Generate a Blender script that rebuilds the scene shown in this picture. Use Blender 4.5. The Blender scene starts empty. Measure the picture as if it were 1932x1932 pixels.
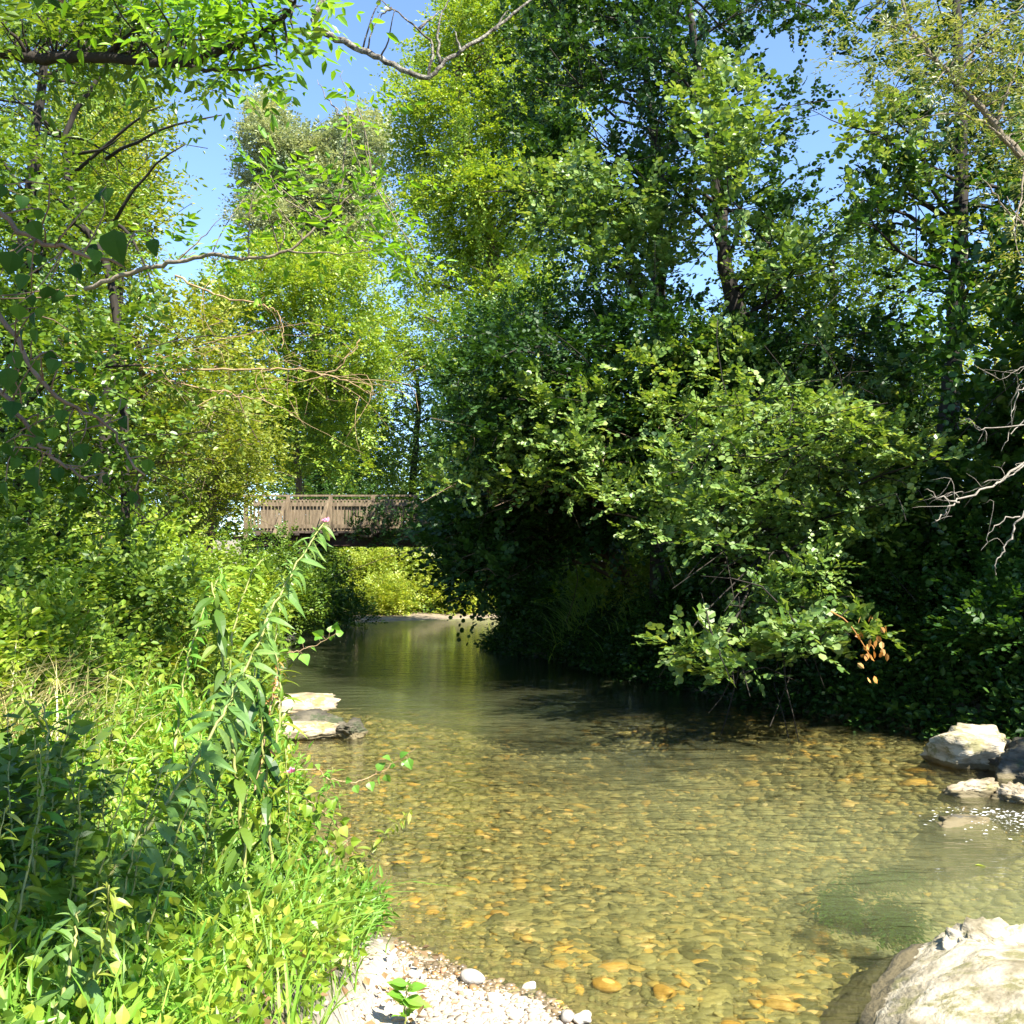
import bpy, bmesh, math, random
import numpy as np
from mathutils import Vector, noise as mnoise

R = np.random.default_rng(7)
random.seed(7)
S = bpy.context.scene
COL = S.collection

# ------------------------------------------------------------------ camera maths
CAM = np.array([0.0, 0.0, 1.70])
PITCH = math.atan(0.052)
W = 1932.0
cp, sp_ = math.cos(PITCH), math.sin(PITCH)

def ray(px, py):
    u = np.asarray(px, float) / W - .5
    w = .5 - np.asarray(py, float) / W
    return np.stack([u, cp - sp_ * w, sp_ + cp * w], -1)

def P(px, py, D):
    d = ray(px, py)
    return CAM + d * (np.asarray(D, float) / d[..., 1])[..., None]

def G(px, py, z=0.0):
    d = ray(px, py)
    return CAM + d * ((z - CAM[2]) / d[..., 2])[..., None]

def nrm(a):
    return a / np.maximum(np.linalg.norm(a, axis=-1, keepdims=True), 1e-9)

UP = np.array([0, 0, 1.0])

# ------------------------------------------------------------------ scene objects
def tag(o, label=None, cat=None, group=None, kind=None):
    if label: o['label'] = label
    if cat: o['category'] = cat
    if group: o['group'] = group
    if kind: o['kind'] = kind
    return o

def thing(name, label, cat, loc=(0, 0, 0), group=None):
    o = bpy.data.objects.new(name, None)
    o.empty_display_size = .2
    o.location = [float(v) for v in loc]
    COL.objects.link(o)
    return tag(o, label, cat, group)

class MB:
    """collects geometry and links it as one mesh object"""
    def __init__(s):
        s.v, s.li, s.ct, s.mi, s.n = [], [], [], [], 0
    def add(s, verts, faces_flat, counts, mi=0):
        verts = np.asarray(verts, np.float32).reshape(-1, 3)
        s.v.append(verts)
        s.li.append(np.asarray(faces_flat, np.int64) + s.n)
        c = np.asarray(counts, np.int32)
        s.ct.append(c)
        s.mi.append(np.full(len(c), mi, np.int32))
        s.n += len(verts)
    def inst(s, T, C, F, sc, mi=0):
        """template T=(verts, flat, counts) at centres C with frames F (rows x,y,z), scales sc"""
        tv, tf, tc = T
        n = len(C)
        if n == 0: return
        sc = np.broadcast_to(np.asarray(sc, float), (n,))
        vv = np.einsum('mk,nkj->nmj', tv, F) * sc[:, None, None] + C[:, None, :]
        m = len(tv)
        flat = (tf[None, :] + (np.arange(n) * m)[:, None]).ravel()
        s.add(vv, flat, np.tile(tc, n), mi)
    def build(s, name, mats, parent=None, origin=None, smooth=False):
        me = bpy.data.meshes.new(name)
        v = np.concatenate(s.v) if s.v else np.zeros((0, 3), np.float32)
        if origin is None:
            origin = np.array(parent.location) if parent is not None else np.zeros(3)
            if parent is not None and parent.parent is not None:
                origin = origin + np.array(parent.parent.location)
        v = v - np.asarray(origin, np.float32)
        li = np.concatenate(s.li); ct = np.concatenate(s.ct); mi = np.concatenate(s.mi)
        me.vertices.add(len(v)); me.vertices.foreach_set('co', v.astype(np.float32).ravel())
        me.loops.add(len(li)); me.loops.foreach_set('vertex_index', li.astype(np.int32))
        me.polygons.add(len(ct))
        st = np.concatenate([[0], np.cumsum(ct)[:-1]]).astype(np.int32)
        me.polygons.foreach_set('loop_start', st)
        me.polygons.foreach_set('material_index', mi)
        me.polygons.foreach_set('use_smooth', np.full(len(ct), smooth, bool))
        me.update(calc_edges=True)
        me.validate()
        for m in (mats if isinstance(mats, (list, tuple)) else [mats]):
            me.materials.append(m)
        o = bpy.data.objects.new(name, me)
        COL.objects.link(o)
        if parent is not None: o.parent = parent
        else: o.location = [float(x) for x in origin]
        return o

# ------------------------------------------------------------------ geometry bits
def leaf_tmpl(prof, curl=.1, fold=.25, rows=None):
    """prof = half widths at interior stations; leaf runs along +y, length 1, normal +z"""
    n = len(prof) + 1
    v = [(0, 0, 0)]
    for j, w in enumerate(prof, 1):
        y = j / n; z = -curl * y * y
        v += [(-w, y, z + fold * w), (0, y, z), (w, y, z + fold * w)]
    v.append((0, 1, -curl))
    last = len(v) - 1
    fl, ct = [], []
    def f(*a):
        fl.extend(a); ct.append(len(a))
    f(0, 2, 1); f(0, 3, 2)
    for j in range(len(prof) - 1):
        a = 1 + 3 * j
        f(a, a + 1, a + 4, a + 3); f(a + 1, a + 2, a + 5, a + 4)
    a = last - 3
    f(a, a + 1, last); f(a + 1, a + 2, last)
    return np.array(v, float), np.array(fl), np.array(ct)

def flat6(w1, w2, y1=.3, y2=.7, curl=.06, fold=.2):
    v = np.array([(0, 0, 0), (w1, y1, fold * w1), (w2, y2, fold * w2 - curl * .5), (0, 1, -curl), (-w2, y2, fold * w2 - curl * .5), (-w1, y1, fold * w1)])
    return v, np.array([0, 1, 2, 3, 0, 3, 4, 5]), np.array([4, 4])

KITE = (np.array([(0, 0, 0), (.3, .45, .09), (0, 1, 0), (-.3, .45, .09)]), np.array([0, 1, 2, 3]), np.array([4]))
KITE_N = (np.array([(0, 0, 0), (.17, .45, .06), (0, 1, -.05), (-.17, .45, .06)]), np.array([0, 1, 2, 3]), np.array([4]))
OVAL = flat6(.30, .27)
ROUND = flat6(.40, .44, .28, .72)
HEART = flat6(.46, .36, .14, .52, .08, .15)
ASHT = flat6(.19, .15, .32, .66, .12, .25)
LANCE6 = flat6(.13, .10, .3, .65, .18, .25)
LANCE = leaf_tmpl([.10, .15, .155, .13, .07], .35, .3)
LANCE_D = leaf_tmpl([.075, .11, .115, .095, .05], .55, .35)
BROAD = leaf_tmpl([.22, .34, .33, .24, .11], .15, .22)
POPLAR = leaf_tmpl([.40, .47, .42, .30, .15], .30, .30)

def frames(d, n):
    d = nrm(d); x = nrm(np.cross(d, n)); z = np.cross(x, d)
    return np.stack([x, d, z], 1)

def rvec(n, rng=None):
    return nrm((rng or R).normal(size=(n, 3)))

def sprigs(mb, A, Dv, k, L, ls, T, droop=.15, ang=55, jit=.35, opposite=False, upv=None, nj=.45, mi=0, lsj=.45):
    """flat leafy sprays starting at A along Dv"""
    S_ = len(A)
    if S_ == 0: return
    Dv = nrm(Dv)
    up = np.tile(UP, (S_, 1)) if upv is None else upv
    side = np.cross(Dv, up + R.normal(size=(S_, 3)) * .25)
    side = nrm(side)
    nn = nrm(np.cross(side, Dv)); nn *= np.sign(nn[:, 2:3] + 1e-6)
    L = np.broadcast_to(np.asarray(L, float), (S_,)) * R.uniform(.7, 1.25, S_)
    a = math.radians(ang)
    C, DD, NN, SC = [], [], [], []
    for i in range(k):
        if opposite:
            pr = i // 2; npair = (k + 1) // 2
            t = (pr + .6) / npair
            sgn = 1 if i % 2 else -1
            if i == k - 1 and k % 2: sgn = 0
        else:
            t = (i + .6) / k; sgn = 1 if i % 2 else -1
            if i == k - 1: sgn = 0
        pos = A + Dv * (L * t)[:, None] - UP * (droop * L * t * t)[:, None]
        dd = Dv * (math.cos(a) if sgn else 1) + side * (sgn * math.sin(a)) - UP * droop * t
        dd = dd + R.normal(size=(S_, 3)) * jit * .6
        C.append(pos); DD.append(dd)
        NN.append(nn + R.normal(size=(S_, 3)) * nj)
        SC.append(ls * R.uniform(1 - lsj, 1 + lsj, S_) * (1 - .25 * abs(t - .5)))
    C = np.concatenate(C); DD = np.concatenate(DD); NN = np.concatenate(NN); SC = np.concatenate(SC)
    mb.inst(T, C, frames(DD, NN), SC, mi)

def tube(mb, pts, rad, m=7, mi=0, wob=.0, cap=True):
    pts = np.asarray(pts, float); n = len(pts)
    rad = np.broadcast_to(np.asarray(rad, float), (n,))
    t = np.gradient(pts, axis=0); t = nrm(t)
    ref = np.array([1.0, 0, 0]) if abs(t[0][0]) < .8 else np.array([0, 1.0, 0])
    x = nrm(np.cross(t[0], ref)); rings = []
    th = np.arange(m) / m * 2 * math.pi
    for i in range(n):
        x = nrm(x - t[i] * np.dot(x, t[i])); y = np.cross(t[i], x)
        r = rad[i] * (1 + wob * R.normal(size=m)) if wob else np.full(m, rad[i])
        rings.append(pts[i] + (np.cos(th) * r)[:, None] * x + (np.sin(th) * r)[:, None] * y)
    v = np.concatenate(rings)
    i = np.arange(n - 1)[:, None] * m; j = np.arange(m)[None, :]; j2 = (j + 1) % m
    q = np.stack([i + j, i + j2, i + m + j2, i + m + j], -1).reshape(-1, 4)
    fl = q.ravel().tolist(); ct = [4] * len(q)
    if cap:
        fl += list(range(m))[::-1]; ct.append(m)
        fl += list(range((n - 1) * m, n * m)); ct.append(m)
    mb.add(v, fl, ct, mi)

def smooth_path(pts, sub=5, wob=0.0):
    pts = np.asarray(pts, float); n = len(pts)
    ext = np.concatenate([[2 * pts[0] - pts[1]], pts, [2 * pts[-1] - pts[-2]]])
    out = []
    for i in range(n - 1):
        p0, p1, p2, p3 = ext[i:i + 4]
        for s in range(sub):
            t = s / sub
            out.append(.5 * ((2 * p1) + (-p0 + p2) * t + (2 * p0 - 5 * p1 + 4 * p2 - p3) * t * t + (-p0 + 3 * p1 - 3 * p2 + p3) * t ** 3))
    out.append(pts[-1]); out = np.array(out)
    if wob:
        o2 = R.normal(size=out.shape) * wob; o2[0] = 0
        out = out + o2
    return out

def limb(mb, a, b, r0, r1, bend=.15, m=5, seg=6, mi=0):
    a = np.asarray(a, float); b = np.asarray(b, float)
    l = np.linalg.norm(b - a)
    mid = (a + b) / 2 + R.normal(size=3) * bend * l * .5 + UP * bend * l * .35
    p = smooth_path([a, mid, b], seg // 2, l * .008)
    tube(mb, p, np.linspace(r0, r1, len(p)), m, mi)
    return p

def box(mb, c, sx, sy, sz, rot=None, mi=0):
    v = np.array([(x, y, z) for x in (-.5, .5) for y in (-.5, .5) for z in (-.5, .5)]) * [sx, sy, sz]
    if rot is not None: v = v @ np.asarray(rot).T
    f = [0, 1, 3, 2, 4, 6, 7, 5, 0, 4, 5, 1, 2, 3, 7, 6, 0, 2, 6, 4, 1, 5, 7, 3]
    mb.add(v + np.asarray(c), f, [4] * 6, mi)

def beam(mb, a, b, w, h, mi=0):
    """rectangular timber from a to b"""
    a = np.asarray(a, float); b = np.asarray(b, float); d = b - a; l = np.linalg.norm(d); d = d / l
    x = np.cross(d, UP); x = x / np.linalg.norm(x) if np.linalg.norm(x) > .05 else np.array([1.0, 0, 0])
    z = np.cross(x, d)
    box(mb, (a + b) / 2, w, l, h, np.stack([x, d, z], 1), mi)

def in_poly(px, py, poly):
    poly = np.asarray(poly, float); inside = np.zeros(np.shape(px), bool)
    j = len(poly) - 1
    for i in range(len(poly)):
        xi, yi = poly[i]; xj, yj = poly[j]
        c = ((yi > py) != (yj > py)) & (px < (xj - xi) * (py - yi) / (yj - yi + 1e-12) + xi)
        inside ^= c; j = i
    return inside

def sample_poly(poly, n, spread=True):
    poly = np.asarray(poly, float)
    lo, hi = poly.min(0), poly.max(0); out = []
    md = .75 * math.sqrt((hi - lo).prod() / max(n, 1)) if spread else 0
    tries = 0
    while len(out) < n and tries < n * 60:
        tries += 1
        p = lo + (hi - lo) * R.random(2)
        if not in_poly(p[0], p[1], poly): continue
        if md and out and np.min(np.linalg.norm(np.array(out) - p, axis=1)) < md * (1 - tries / (n * 40)): continue
        out.append(p)
    return np.array(out)

# ------------------------------------------------------------------ terrain
WATER = np.array([(-6.4, 27.5), (-5.6, 25.6), (-4.9, 22), (-4.0, 17.9), (-3.3, 14), (-2.75, 11.6), (-2.45, 10.2), (-1.95, 8.6), (-1.62, 7.5), (-1.28, 6.2), (-.95, 5.35),
                  (-.70, 4.9), (-.15, 4.33), (.13, 4.09), (.34, 3.79), (.9, 2.6), (1.6, 1.0), (2.2, -6), (8, -6), (6.6, 2), (5.9, 6), (4.75, 9.2), (4.2, 10.7), (3.2, 12.2), (2.3, 14.5),
                  (.95, 18.6), (-.1, 20.3), (-.35, 21.6), (.4, 23.8), (3, 26), (9, 27.5), (26, 26), (26, 31), (9, 33.2), (2, 33.6), (-.8, 33.2), (-2.0, 32.6), (-3.6, 31.2), (-5.2, 29.6)])

def sdf(x, y):
    """distance to the water's edge, negative in the water"""
    x = np.asarray(x, float); y = np.asarray(y, float)
    d = np.full(x.shape, 1e9)
    n = len(WATER)
    for i in range(n):
        a = WATER[i]; b = WATER[(i + 1) % n]; ab = b - a
        t = np.clip(((x - a[0]) * ab[0] + (y - a[1]) * ab[1]) / (ab @ ab), 0, 1)
        d = np.minimum(d, np.hypot(x - a[0] - t * ab[0], y - a[1] - t * ab[1]))
    return np.where(in_poly(x, y, WATER), -d, d)

_fr = np.random.default_rng(3)
_wav = [(_fr.uniform(0, 6.28), _fr.uniform(0, 6.28), 2 ** (k / 3.0)) for k in range(12)]
def wob2(x, y, f=1.0):
    s = 0
    for a, p, q in _wav:
        s = s + np.sin((x * math.cos(a) + y * math.sin(a)) * q * f + p) / q ** .7
    return s / 3.0

def sstep(a, b, t):
    t = np.clip((t - a) / (b - a), 0, 1); return t * t * (3 - 2 * t)

def gravel_w(x, y):
    return sstep(-.66, -.48, x + .05 * wob2(x, y, 3)) * sstep(5.4, 4.8, y) * sstep(2.2, 1.6, x) * 1.0

def H(x, y):
    x = np.asarray(x, float); y = np.asarray(y, float)
    d = sdf(x, y) + .07 * wob2(x, y, 2.2) * sstep(0, .4, np.abs(sdf(x, y)))
    dep = np.clip(-d, 0, 9)
    inside = -(.11 * dep + .05 * sstep(1, 3, dep) * dep)
    inside = np.maximum(inside, -.42) + .015 * wob2(x, y, 1.5) * sstep(.1, .6, dep)
    o = np.clip(d, 0, 400)
    far = sstep(26, 31, y)
    left = (x < 0)
    hmax = np.where(left, .75, .95) * (1 - .6 * far)
    bank = hmax * (1 - .35 * left * sstep(8, 5, y)) * (1 - np.exp(-o / np.where(left, 1.1, .6))) + .11 * np.minimum(o, 14) + .05 * wob2(x, y, .8) * sstep(.2, 1.5, o)
    grav = .075 * o + .012 * wob2(x, y, 2.0) * sstep(.1, .5, o)
    bar = .05 * np.minimum(o, 2) + .25 * np.clip(o - 2, 0, 3) * .4 + .08 * np.clip(o - 2, 0, 12)
    w = gravel_w(x, y)
    outside = bank * (1 - w) + grav * w
    wf = sstep(28.5, 31, y) * sstep(8, 4, x)
    outside = outside * (1 - wf) + bar * wf
    return np.where(d < 0, inside, outside)

# ------------------------------------------------------------------ materials
def nodes(m):
    m.use_nodes = True
    nt = m.node_tree; nt.nodes.clear()
    return nt, nt.nodes, nt.links

def ramp(N, stops):
    r = N.new('ShaderNodeValToRGB')
    e = r.color_ramp.elements
    while len(e) > 1: e.remove(e[-1])
    e[0].position = stops[0][0]; e[0].color = (*stops[0][1], 1)
    for p, c in stops[1:]:
        k = e.new(p); k.color = (*c, 1)
    return r

def mixc(N, L, fac, a, b, mode='MIX'):
    m = N.new('ShaderNodeMix'); m.data_type = 'RGBA'; m.blend_type = mode
    for s, v in ((m.inputs[0], fac), (m.inputs[6], a), (m.inputs[7], b)):
        if isinstance(v, bpy.types.NodeSocket): L.new(v, s)
        elif isinstance(v, (int, float)): s.default_value = v
        else: s.default_value = (*v, 1)
    return m.outputs[2]

def leaf_mat(name, c0, c1, c2=None, tr=.42, tint=(1.25, 1.15, .45), rough=.42, big=.5, spec=.5):
    m = bpy.data.materials.new(name)
    nt, N, L = nodes(m)
    out = N.new('ShaderNodeOutputMaterial')
    geo = N.new('ShaderNodeNewGeometry')
    stops = [(0, c0), (.6, c1)]
    if c2: stops.append((1, c2))
    r = ramp(N, stops); L.new(geo.outputs['Random Per Island'], r.inputs[0])
    tc = N.new('ShaderNodeTexCoord'); nz = N.new('ShaderNodeTexNoise'); nz.inputs['Scale'].default_value = big
    nz.inputs['Detail'].default_value = 3
    L.new(tc.outputs['Object'], nz.inputs['Vector'])
    rr = ramp(N, [(.35, (.72, .78, .8)), (.65, (1.25, 1.15, .95))]); L.new(nz.outputs['Fac'], rr.inputs[0])
    col = mixc(N, L, 1.0, r.outputs[0], rr.outputs[0], 'MULTIPLY')
    pb = N.new('ShaderNodeBsdfPrincipled'); pb.inputs['Roughness'].default_value = rough
    pb.inputs['Specular IOR Level'].default_value = spec
    L.new(col, pb.inputs['Base Color'])
    tl = N.new('ShaderNodeBsdfTranslucent')
    L.new(mixc(N, L, 1.0, col, tint, 'MULTIPLY'), tl.inputs['Color'])
    mx = N.new('ShaderNodeMixShader'); mx.inputs[0].default_value = tr
    L.new(pb.outputs[0], mx.inputs[1]); L.new(tl.outputs[0], mx.inputs[2])
    L.new(mx.outputs[0], out.inputs[0])
    return m

def surf_mat(name, stops, scale=6, detail=6, rough=.85, bump=.3, bscale=None, island=None, stretch=None, spec=.3, dist=.02):
    m = bpy.data.materials.new(name)
    nt, N, L = nodes(m)
    out = N.new('ShaderNodeOutputMaterial'); pb = N.new('ShaderNodeBsdfPrincipled')
    tc = N.new('ShaderNodeTexCoord'); vec = tc.outputs['Object']
    if stretch:
        mp = N.new('ShaderNodeMapping'); mp.inputs['Scale'].default_value = stretch
        L.new(vec, mp.inputs[0]); vec = mp.outputs[0]
    nz = N.new('ShaderNodeTexNoise'); nz.inputs['Scale'].default_value = scale; nz.inputs['Detail'].default_value = detail
    nz.inputs['Roughness'].default_value = .65
    L.new(vec, nz.inputs['Vector'])
    r = ramp(N, stops); L.new(nz.outputs['Fac'], r.inputs[0]); col = r.outputs[0]
    if island:
        geo = N.new('ShaderNodeNewGeometry'); ir = ramp(N, island); L.new(geo.outputs['Random Per Island'], ir.inputs[0])
        col = mixc(N, L, 1.0, col, ir.outputs[0], 'MULTIPLY')
    L.new(col, pb.inputs['Base Color'])
    pb.inputs['Roughness'].default_value = rough; pb.inputs['Specular IOR Level'].default_value = spec
    n2 = N.new('ShaderNodeTexNoise'); n2.inputs['Scale'].default_value = bscale or scale * 3; n2.inputs['Detail'].default_value = 8
    L.new(vec, n2.inputs['Vector'])
    b = N.new('ShaderNodeBump'); b.inputs['Strength'].default_value = bump; b.inputs['Distance'].default_value = dist
    L.new(n2.outputs['Fac'], b.inputs['Height']); L.new(b.outputs[0], pb.inputs['Normal'])
    L.new(pb.outputs[0], out.inputs[0])
    return m

M = {}
M['bright'] = leaf_mat('bright_herb_leaf', (.15, .26, .022), (.23, .35, .035), (.34, .40, .06))
M['herb'] = leaf_mat('fresh_herb_leaf', (.12, .29, .03), (.19, .40, .05), (.26, .44, .08), tr=.45)
M['yellow'] = leaf_mat('yellow_green_leaf', (.15, .22, .02), (.24, .30, .035), (.34, .36, .08))
M['lime'] = leaf_mat('lime_leaf', (.24, .34, .04), (.34, .43, .06), (.48, .50, .14), tr=.45)
M['mid'] = leaf_mat('mid_green_leaf', (.065, .14, .016), (.12, .21, .025), (.19, .27, .04))
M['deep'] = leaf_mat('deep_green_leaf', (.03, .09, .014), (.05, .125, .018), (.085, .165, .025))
M['alder'] = leaf_mat('shaded_alder_leaf', (.013, .043, .008), (.026, .070, .012), (.055, .125, .02), rough=.5, tr=.30, spec=.3)  # dark alder green, deepened further to paint in the crowns' shade
M['lit_glossy'] = leaf_mat('lit_glossy_alder_leaf', (.10, .185, .035), (.155, .255, .05), (.29, .37, .12), rough=.45, tr=.36, spec=.5)  # paler copy of the alder leaf, paints sunlit sprays into the crowns
M['silver'] = leaf_mat('silvery_poplar_leaf', (.22, .27, .13), (.32, .37, .20), (.44, .46, .29), tr=.3, tint=(1.1, 1.1, .7))
M['ash'] = leaf_mat('ash_leaflet', (.10, .24, .02), (.16, .34, .025), (.24, .40, .04), tr=.5)
M['poplar'] = leaf_mat('poplar_leaf', (.016, .055, .010), (.03, .08, .013), (.06, .14, .02), rough=.55, tr=.35, spec=.12)
M['feather'] = leaf_mat('feathery_olive_leaf', (.13, .18, .05), (.21, .25, .08), (.30, .31, .13))
M['grass'] = leaf_mat('grass_blade', (.13, .28, .03), (.20, .38, .05), (.30, .42, .09), tr=.4)
M['darkgrass'] = leaf_mat('sedge_blade', (.05, .12, .02), (.09, .18, .03), (.15, .24, .05), tr=.35)
M['sedge'] = leaf_mat('pale_sedge_blade', (.16, .30, .06), (.25, .40, .09), (.36, .48, .15), tr=.4)
M['straw'] = leaf_mat('dry_straw', (.42, .34, .15), (.55, .46, .22), (.65, .58, .33), tr=.25, tint=(1, .95, .7))
M['orange'] = leaf_mat('dead_orange_leaf', (.42, .19, .05), (.55, .28, .08), (.6, .38, .14), tr=.3, tint=(1, .8, .5))
M['pink'] = leaf_mat('pink_petal', (.6, .2, .35), (.7, .3, .45), tr=.3, tint=(1, .8, .9))
M['bark'] = surf_mat('dark_bark', [(.3, (.009, .007, .005)), (.7, (.038, .03, .021))], 8, bump=.8, stretch=(1, 1, .25))
M['brown_bark'] = surf_mat('brown_bark', [(.3, (.07, .045, .028)), (.7, (.22, .15, .095))], 8, bump=.8, stretch=(1, 1, .25))
M['pale_bark'] = surf_mat('pale_bark', [(.3, (.09, .07, .045)), (.7, (.25, .205, .14))], 9, bump=.6)
M['lichen'] = surf_mat('lichen_bark', [(.36, (.03, .025, .02)), (.5, (.12, .105, .08)), (.66, (.33, .31, .24))], 30, bump=.8, bscale=60)
M['twig'] = surf_mat('tan_twig', [(.3, (.22, .13, .06)), (.7, (.42, .30, .16))], 14, bump=.3)
M['deadwood'] = surf_mat('grey_deadwood', [(.3, (.16, .135, .105)), (.7, (.34, .30, .24))], 14, bump=.4)
M['stem'] = surf_mat('green_stem', [(.3, (.17, .19, .05)), (.7, (.27, .26, .08))], 12, bump=.15, rough=.5)
M['wood'] = surf_mat('weathered_timber', [(.3, (.085, .062, .037)), (.5, (.165, .122, .075)), (.7, (.26, .20, .125))], 5, bump=.4, stretch=(3, 3, .6), dist=.01)
M['darkwood'] = surf_mat('old_dark_timber', [(.3, (.035, .026, .02)), (.7, (.10, .075, .055))], 5, bump=.4)
M['concrete'] = surf_mat('stained_concrete', [(.3, (.22, .20, .16)), (.7, (.42, .38, .31))], 2.5, bump=.3)
M['steel'] = surf_mat('rusty_steel', [(.3, (.025, .016, .012)), (.7, (.075, .04, .028))], 5, bump=.2, rough=.7)

def rock_mat(name, pale, dark, moss, wet=True):
    m = bpy.data.materials.new(name)
    nt, N, L = nodes(m)
    out = N.new('ShaderNodeOutputMaterial'); pb = N.new('ShaderNodeBsdfPrincipled')
    tc = N.new('ShaderNodeTexCoord'); mp = N.new('ShaderNodeMapping')
    mp.inputs['Rotation'].default_value = (.3, .5, .7); mp.inputs['Scale'].default_value = (1.2, 1.2, 4.5)
    L.new(tc.outputs['Object'], mp.inputs[0])
    n1 = N.new('ShaderNodeTexNoise'); n1.inputs['Scale'].default_value = 3.2; n1.inputs['Detail'].default_value = 9; n1.inputs['Roughness'].default_value = .62
    L.new(mp.outputs[0], n1.inputs['Vector'])
    r1 = ramp(N, [(.36, dark), (.47, tuple(.5 * (a + b) for a, b in zip(pale, dark))), (.56, pale)]); L.new(n1.outputs['Fac'], r1.inputs[0])
    n2 = N.new('ShaderNodeTexNoise'); n2.inputs['Scale'].default_value = 5; n2.inputs['Detail'].default_value = 8; n2.inputs['Roughness'].default_value = .7
    L.new(tc.outputs['Object'], n2.inputs['Vector'])
    r2 = ramp(N, [(.52, (0, 0, 0)), (.60, (1, 1, 1))]); L.new(n2.outputs['Fac'], r2.inputs[0])
    col = mixc(N, L, r2.outputs[0], r1.outputs[0], moss)
    if wet:   # the tide mark: a wet, algae-stained foot along the waterline
        geo = N.new('ShaderNodeNewGeometry'); sx = N.new('ShaderNodeSeparateXYZ'); L.new(geo.outputs['Position'], sx.inputs[0])
        ad = N.new('ShaderNodeMath'); ad.operation = 'MULTIPLY_ADD'; ad.inputs[1].default_value = .09; L.new(n2.outputs['Fac'], ad.inputs[0]); 
        ad.inputs[2].default_value = .0
        lt = N.new('ShaderNodeMath'); lt.operation = 'LESS_THAN'; L.new(sx.outputs[2], lt.inputs[0]); L.new(ad.outputs[0], lt.inputs[1])
        col = mixc(N, L, lt.outputs[0], col, (.12, .095, .045))
    L.new(col, pb.inputs['Base Color']); pb.inputs['Roughness'].default_value = .8
    n3 = N.new('ShaderNodeTexNoise'); n3.inputs['Scale'].default_value = 22; n3.inputs['Detail'].default_value = 9
    L.new(mp.outputs[0], n3.inputs['Vector'])
    b = N.new('ShaderNodeBump'); b.inputs['Strength'].default_value = .5; b.inputs['Distance'].default_value = .02
    L.new(n3.outputs['Fac'], b.inputs['Height']); L.new(b.outputs[0], pb.inputs['Normal'])
    L.new(pb.outputs[0], out.inputs[0])
    return m

M['limestone'] = rock_mat('pale_limestone', (.44, .38, .27), (.14, .115, .06), (.16, .145, .06))
M['darkrock'] = rock_mat('mossy_rock', (.10, .085, .055), (.03, .026, .016), (.035, .045, .015))
M['tanrock'] = rock_mat('tan_slab', (.40, .33, .22), (.16, .12, .07), (.18, .16, .06))

# stones
M['gravel'] = surf_mat('dry_gravel', [(.3, (.29, .24, .185)), (.7, (.40, .345, .275))], 20, bump=.2,
    island=[(0, (.85, .82, .80)), (.3, (.97, .95, .92)), (.9, (1.1, 1.08, 1.05)), (.97, (.95, .72, .55)), (1, (.9, .55, .42))])
M['bedstone'] = surf_mat('algae_cobble', [(.3, (.8, .8, .8)), (.7, (1.15, 1.15, 1.15))], 25, bump=.2, rough=.6,
    island=[(0, (.075, .066, .030)), (.3, (.165, .142, .062)), (.6, (.25, .21, .088)), (.86, (.34, .265, .10)), (.93, (.46, .28, .065)), (.97, (.60, .32, .065)), (1, (.55, .42, .22))])

# ------------------------------------------------------------------ ground
def axis(segs):
    out = [segs[0][0]]
    for a, b, st in segs:
        n = max(1, int(round((b - a) / st))); out += list(np.linspace(a, b, n + 1)[1:])
    return np.array(out)

gx = axis([(-400, -60, 40), (-60, -16, 4), (-16, -5, .5), (-5, 6, .10), (6, 16, .5), (16, 60, 4), (60, 400, 40)])
gy = axis([(-300, -20, 40), (-20, 0, 2), (0, 2.5, .4), (2.5, 12, .10), (12, 36, .3), (36, 70, 3), (70, 600, 50)])
X, Y = np.meshgrid(gx, gy)
Z = H(X, Y)
nx, ny = len(gx), len(gy)
gb = MB()
ii = (np.arange(ny - 1)[:, None] * nx + np.arange(nx - 1)[None, :]).ravel()
gb.add(np.stack([X, Y, Z], -1).reshape(-1, 3), np.stack([ii, ii + 1, ii + nx + 1, ii + nx], -1).ravel(), np.full(len(ii), 4))

m = bpy.data.materials.new('river_ground'); nt, N, L = nodes(m)
out = N.new('ShaderNodeOutputMaterial'); pb = N.new('ShaderNodeBsdfPrincipled'); pb.inputs['Roughness'].default_value = .9
at = N.new('ShaderNodeAttribute'); at.attribute_name = 'cover'      # R gravel (in water: painted far shade), G river bed, B far sand bar
sepc = N.new('ShaderNodeSeparateColor'); L.new(at.outputs['Color'], sepc.inputs[0])
tc = N.new('ShaderNodeTexCoord')
def nzt(scale, det=6):
    n = N.new('ShaderNodeTexNoise'); n.inputs['Scale'].default_value = scale; n.inputs['Detail'].default_value = det
    L.new(tc.outputs['Object'], n.inputs['Vector']); return n
soil = ramp(N, [(.3, (.035, .028, .016)), (.55, (.075, .065, .03)), (.75, (.13, .11, .05))]); L.new(nzt(5).outputs['Fac'], soil.inputs[0])
vo = N.new('ShaderNodeTexVoronoi'); vo.inputs['Scale'].default_value = 26; L.new(tc.outputs['Object'], vo.inputs['Vector'])
gv = ramp(N, [(0, (.34, .29, .22)), (.5, (.42, .36, .28)), (1, (.48, .42, .33))]); L.new(vo.outputs['Color'], gv.inputs[0])
vb = N.new('ShaderNodeTexVoronoi'); vb.inputs['Scale'].default_value = 15; L.new(tc.outputs['Object'], vb.inputs['Vector'])
bv = ramp(N, [(0, (.085, .066, .028)), (.5, (.19, .145, .058)), (1, (.30, .22, .085))]); L.new(vb.outputs['Color'], bv.inputs[0])
sand = ramp(N, [(.3, (.13, .10, .06)), (.7, (.27, .21, .14))]); L.new(nzt(3).outputs['Fac'], sand.inputs[0])
c = mixc(N, L, sepc.outputs[0], soil.outputs[0], gv.outputs[0])
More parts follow.
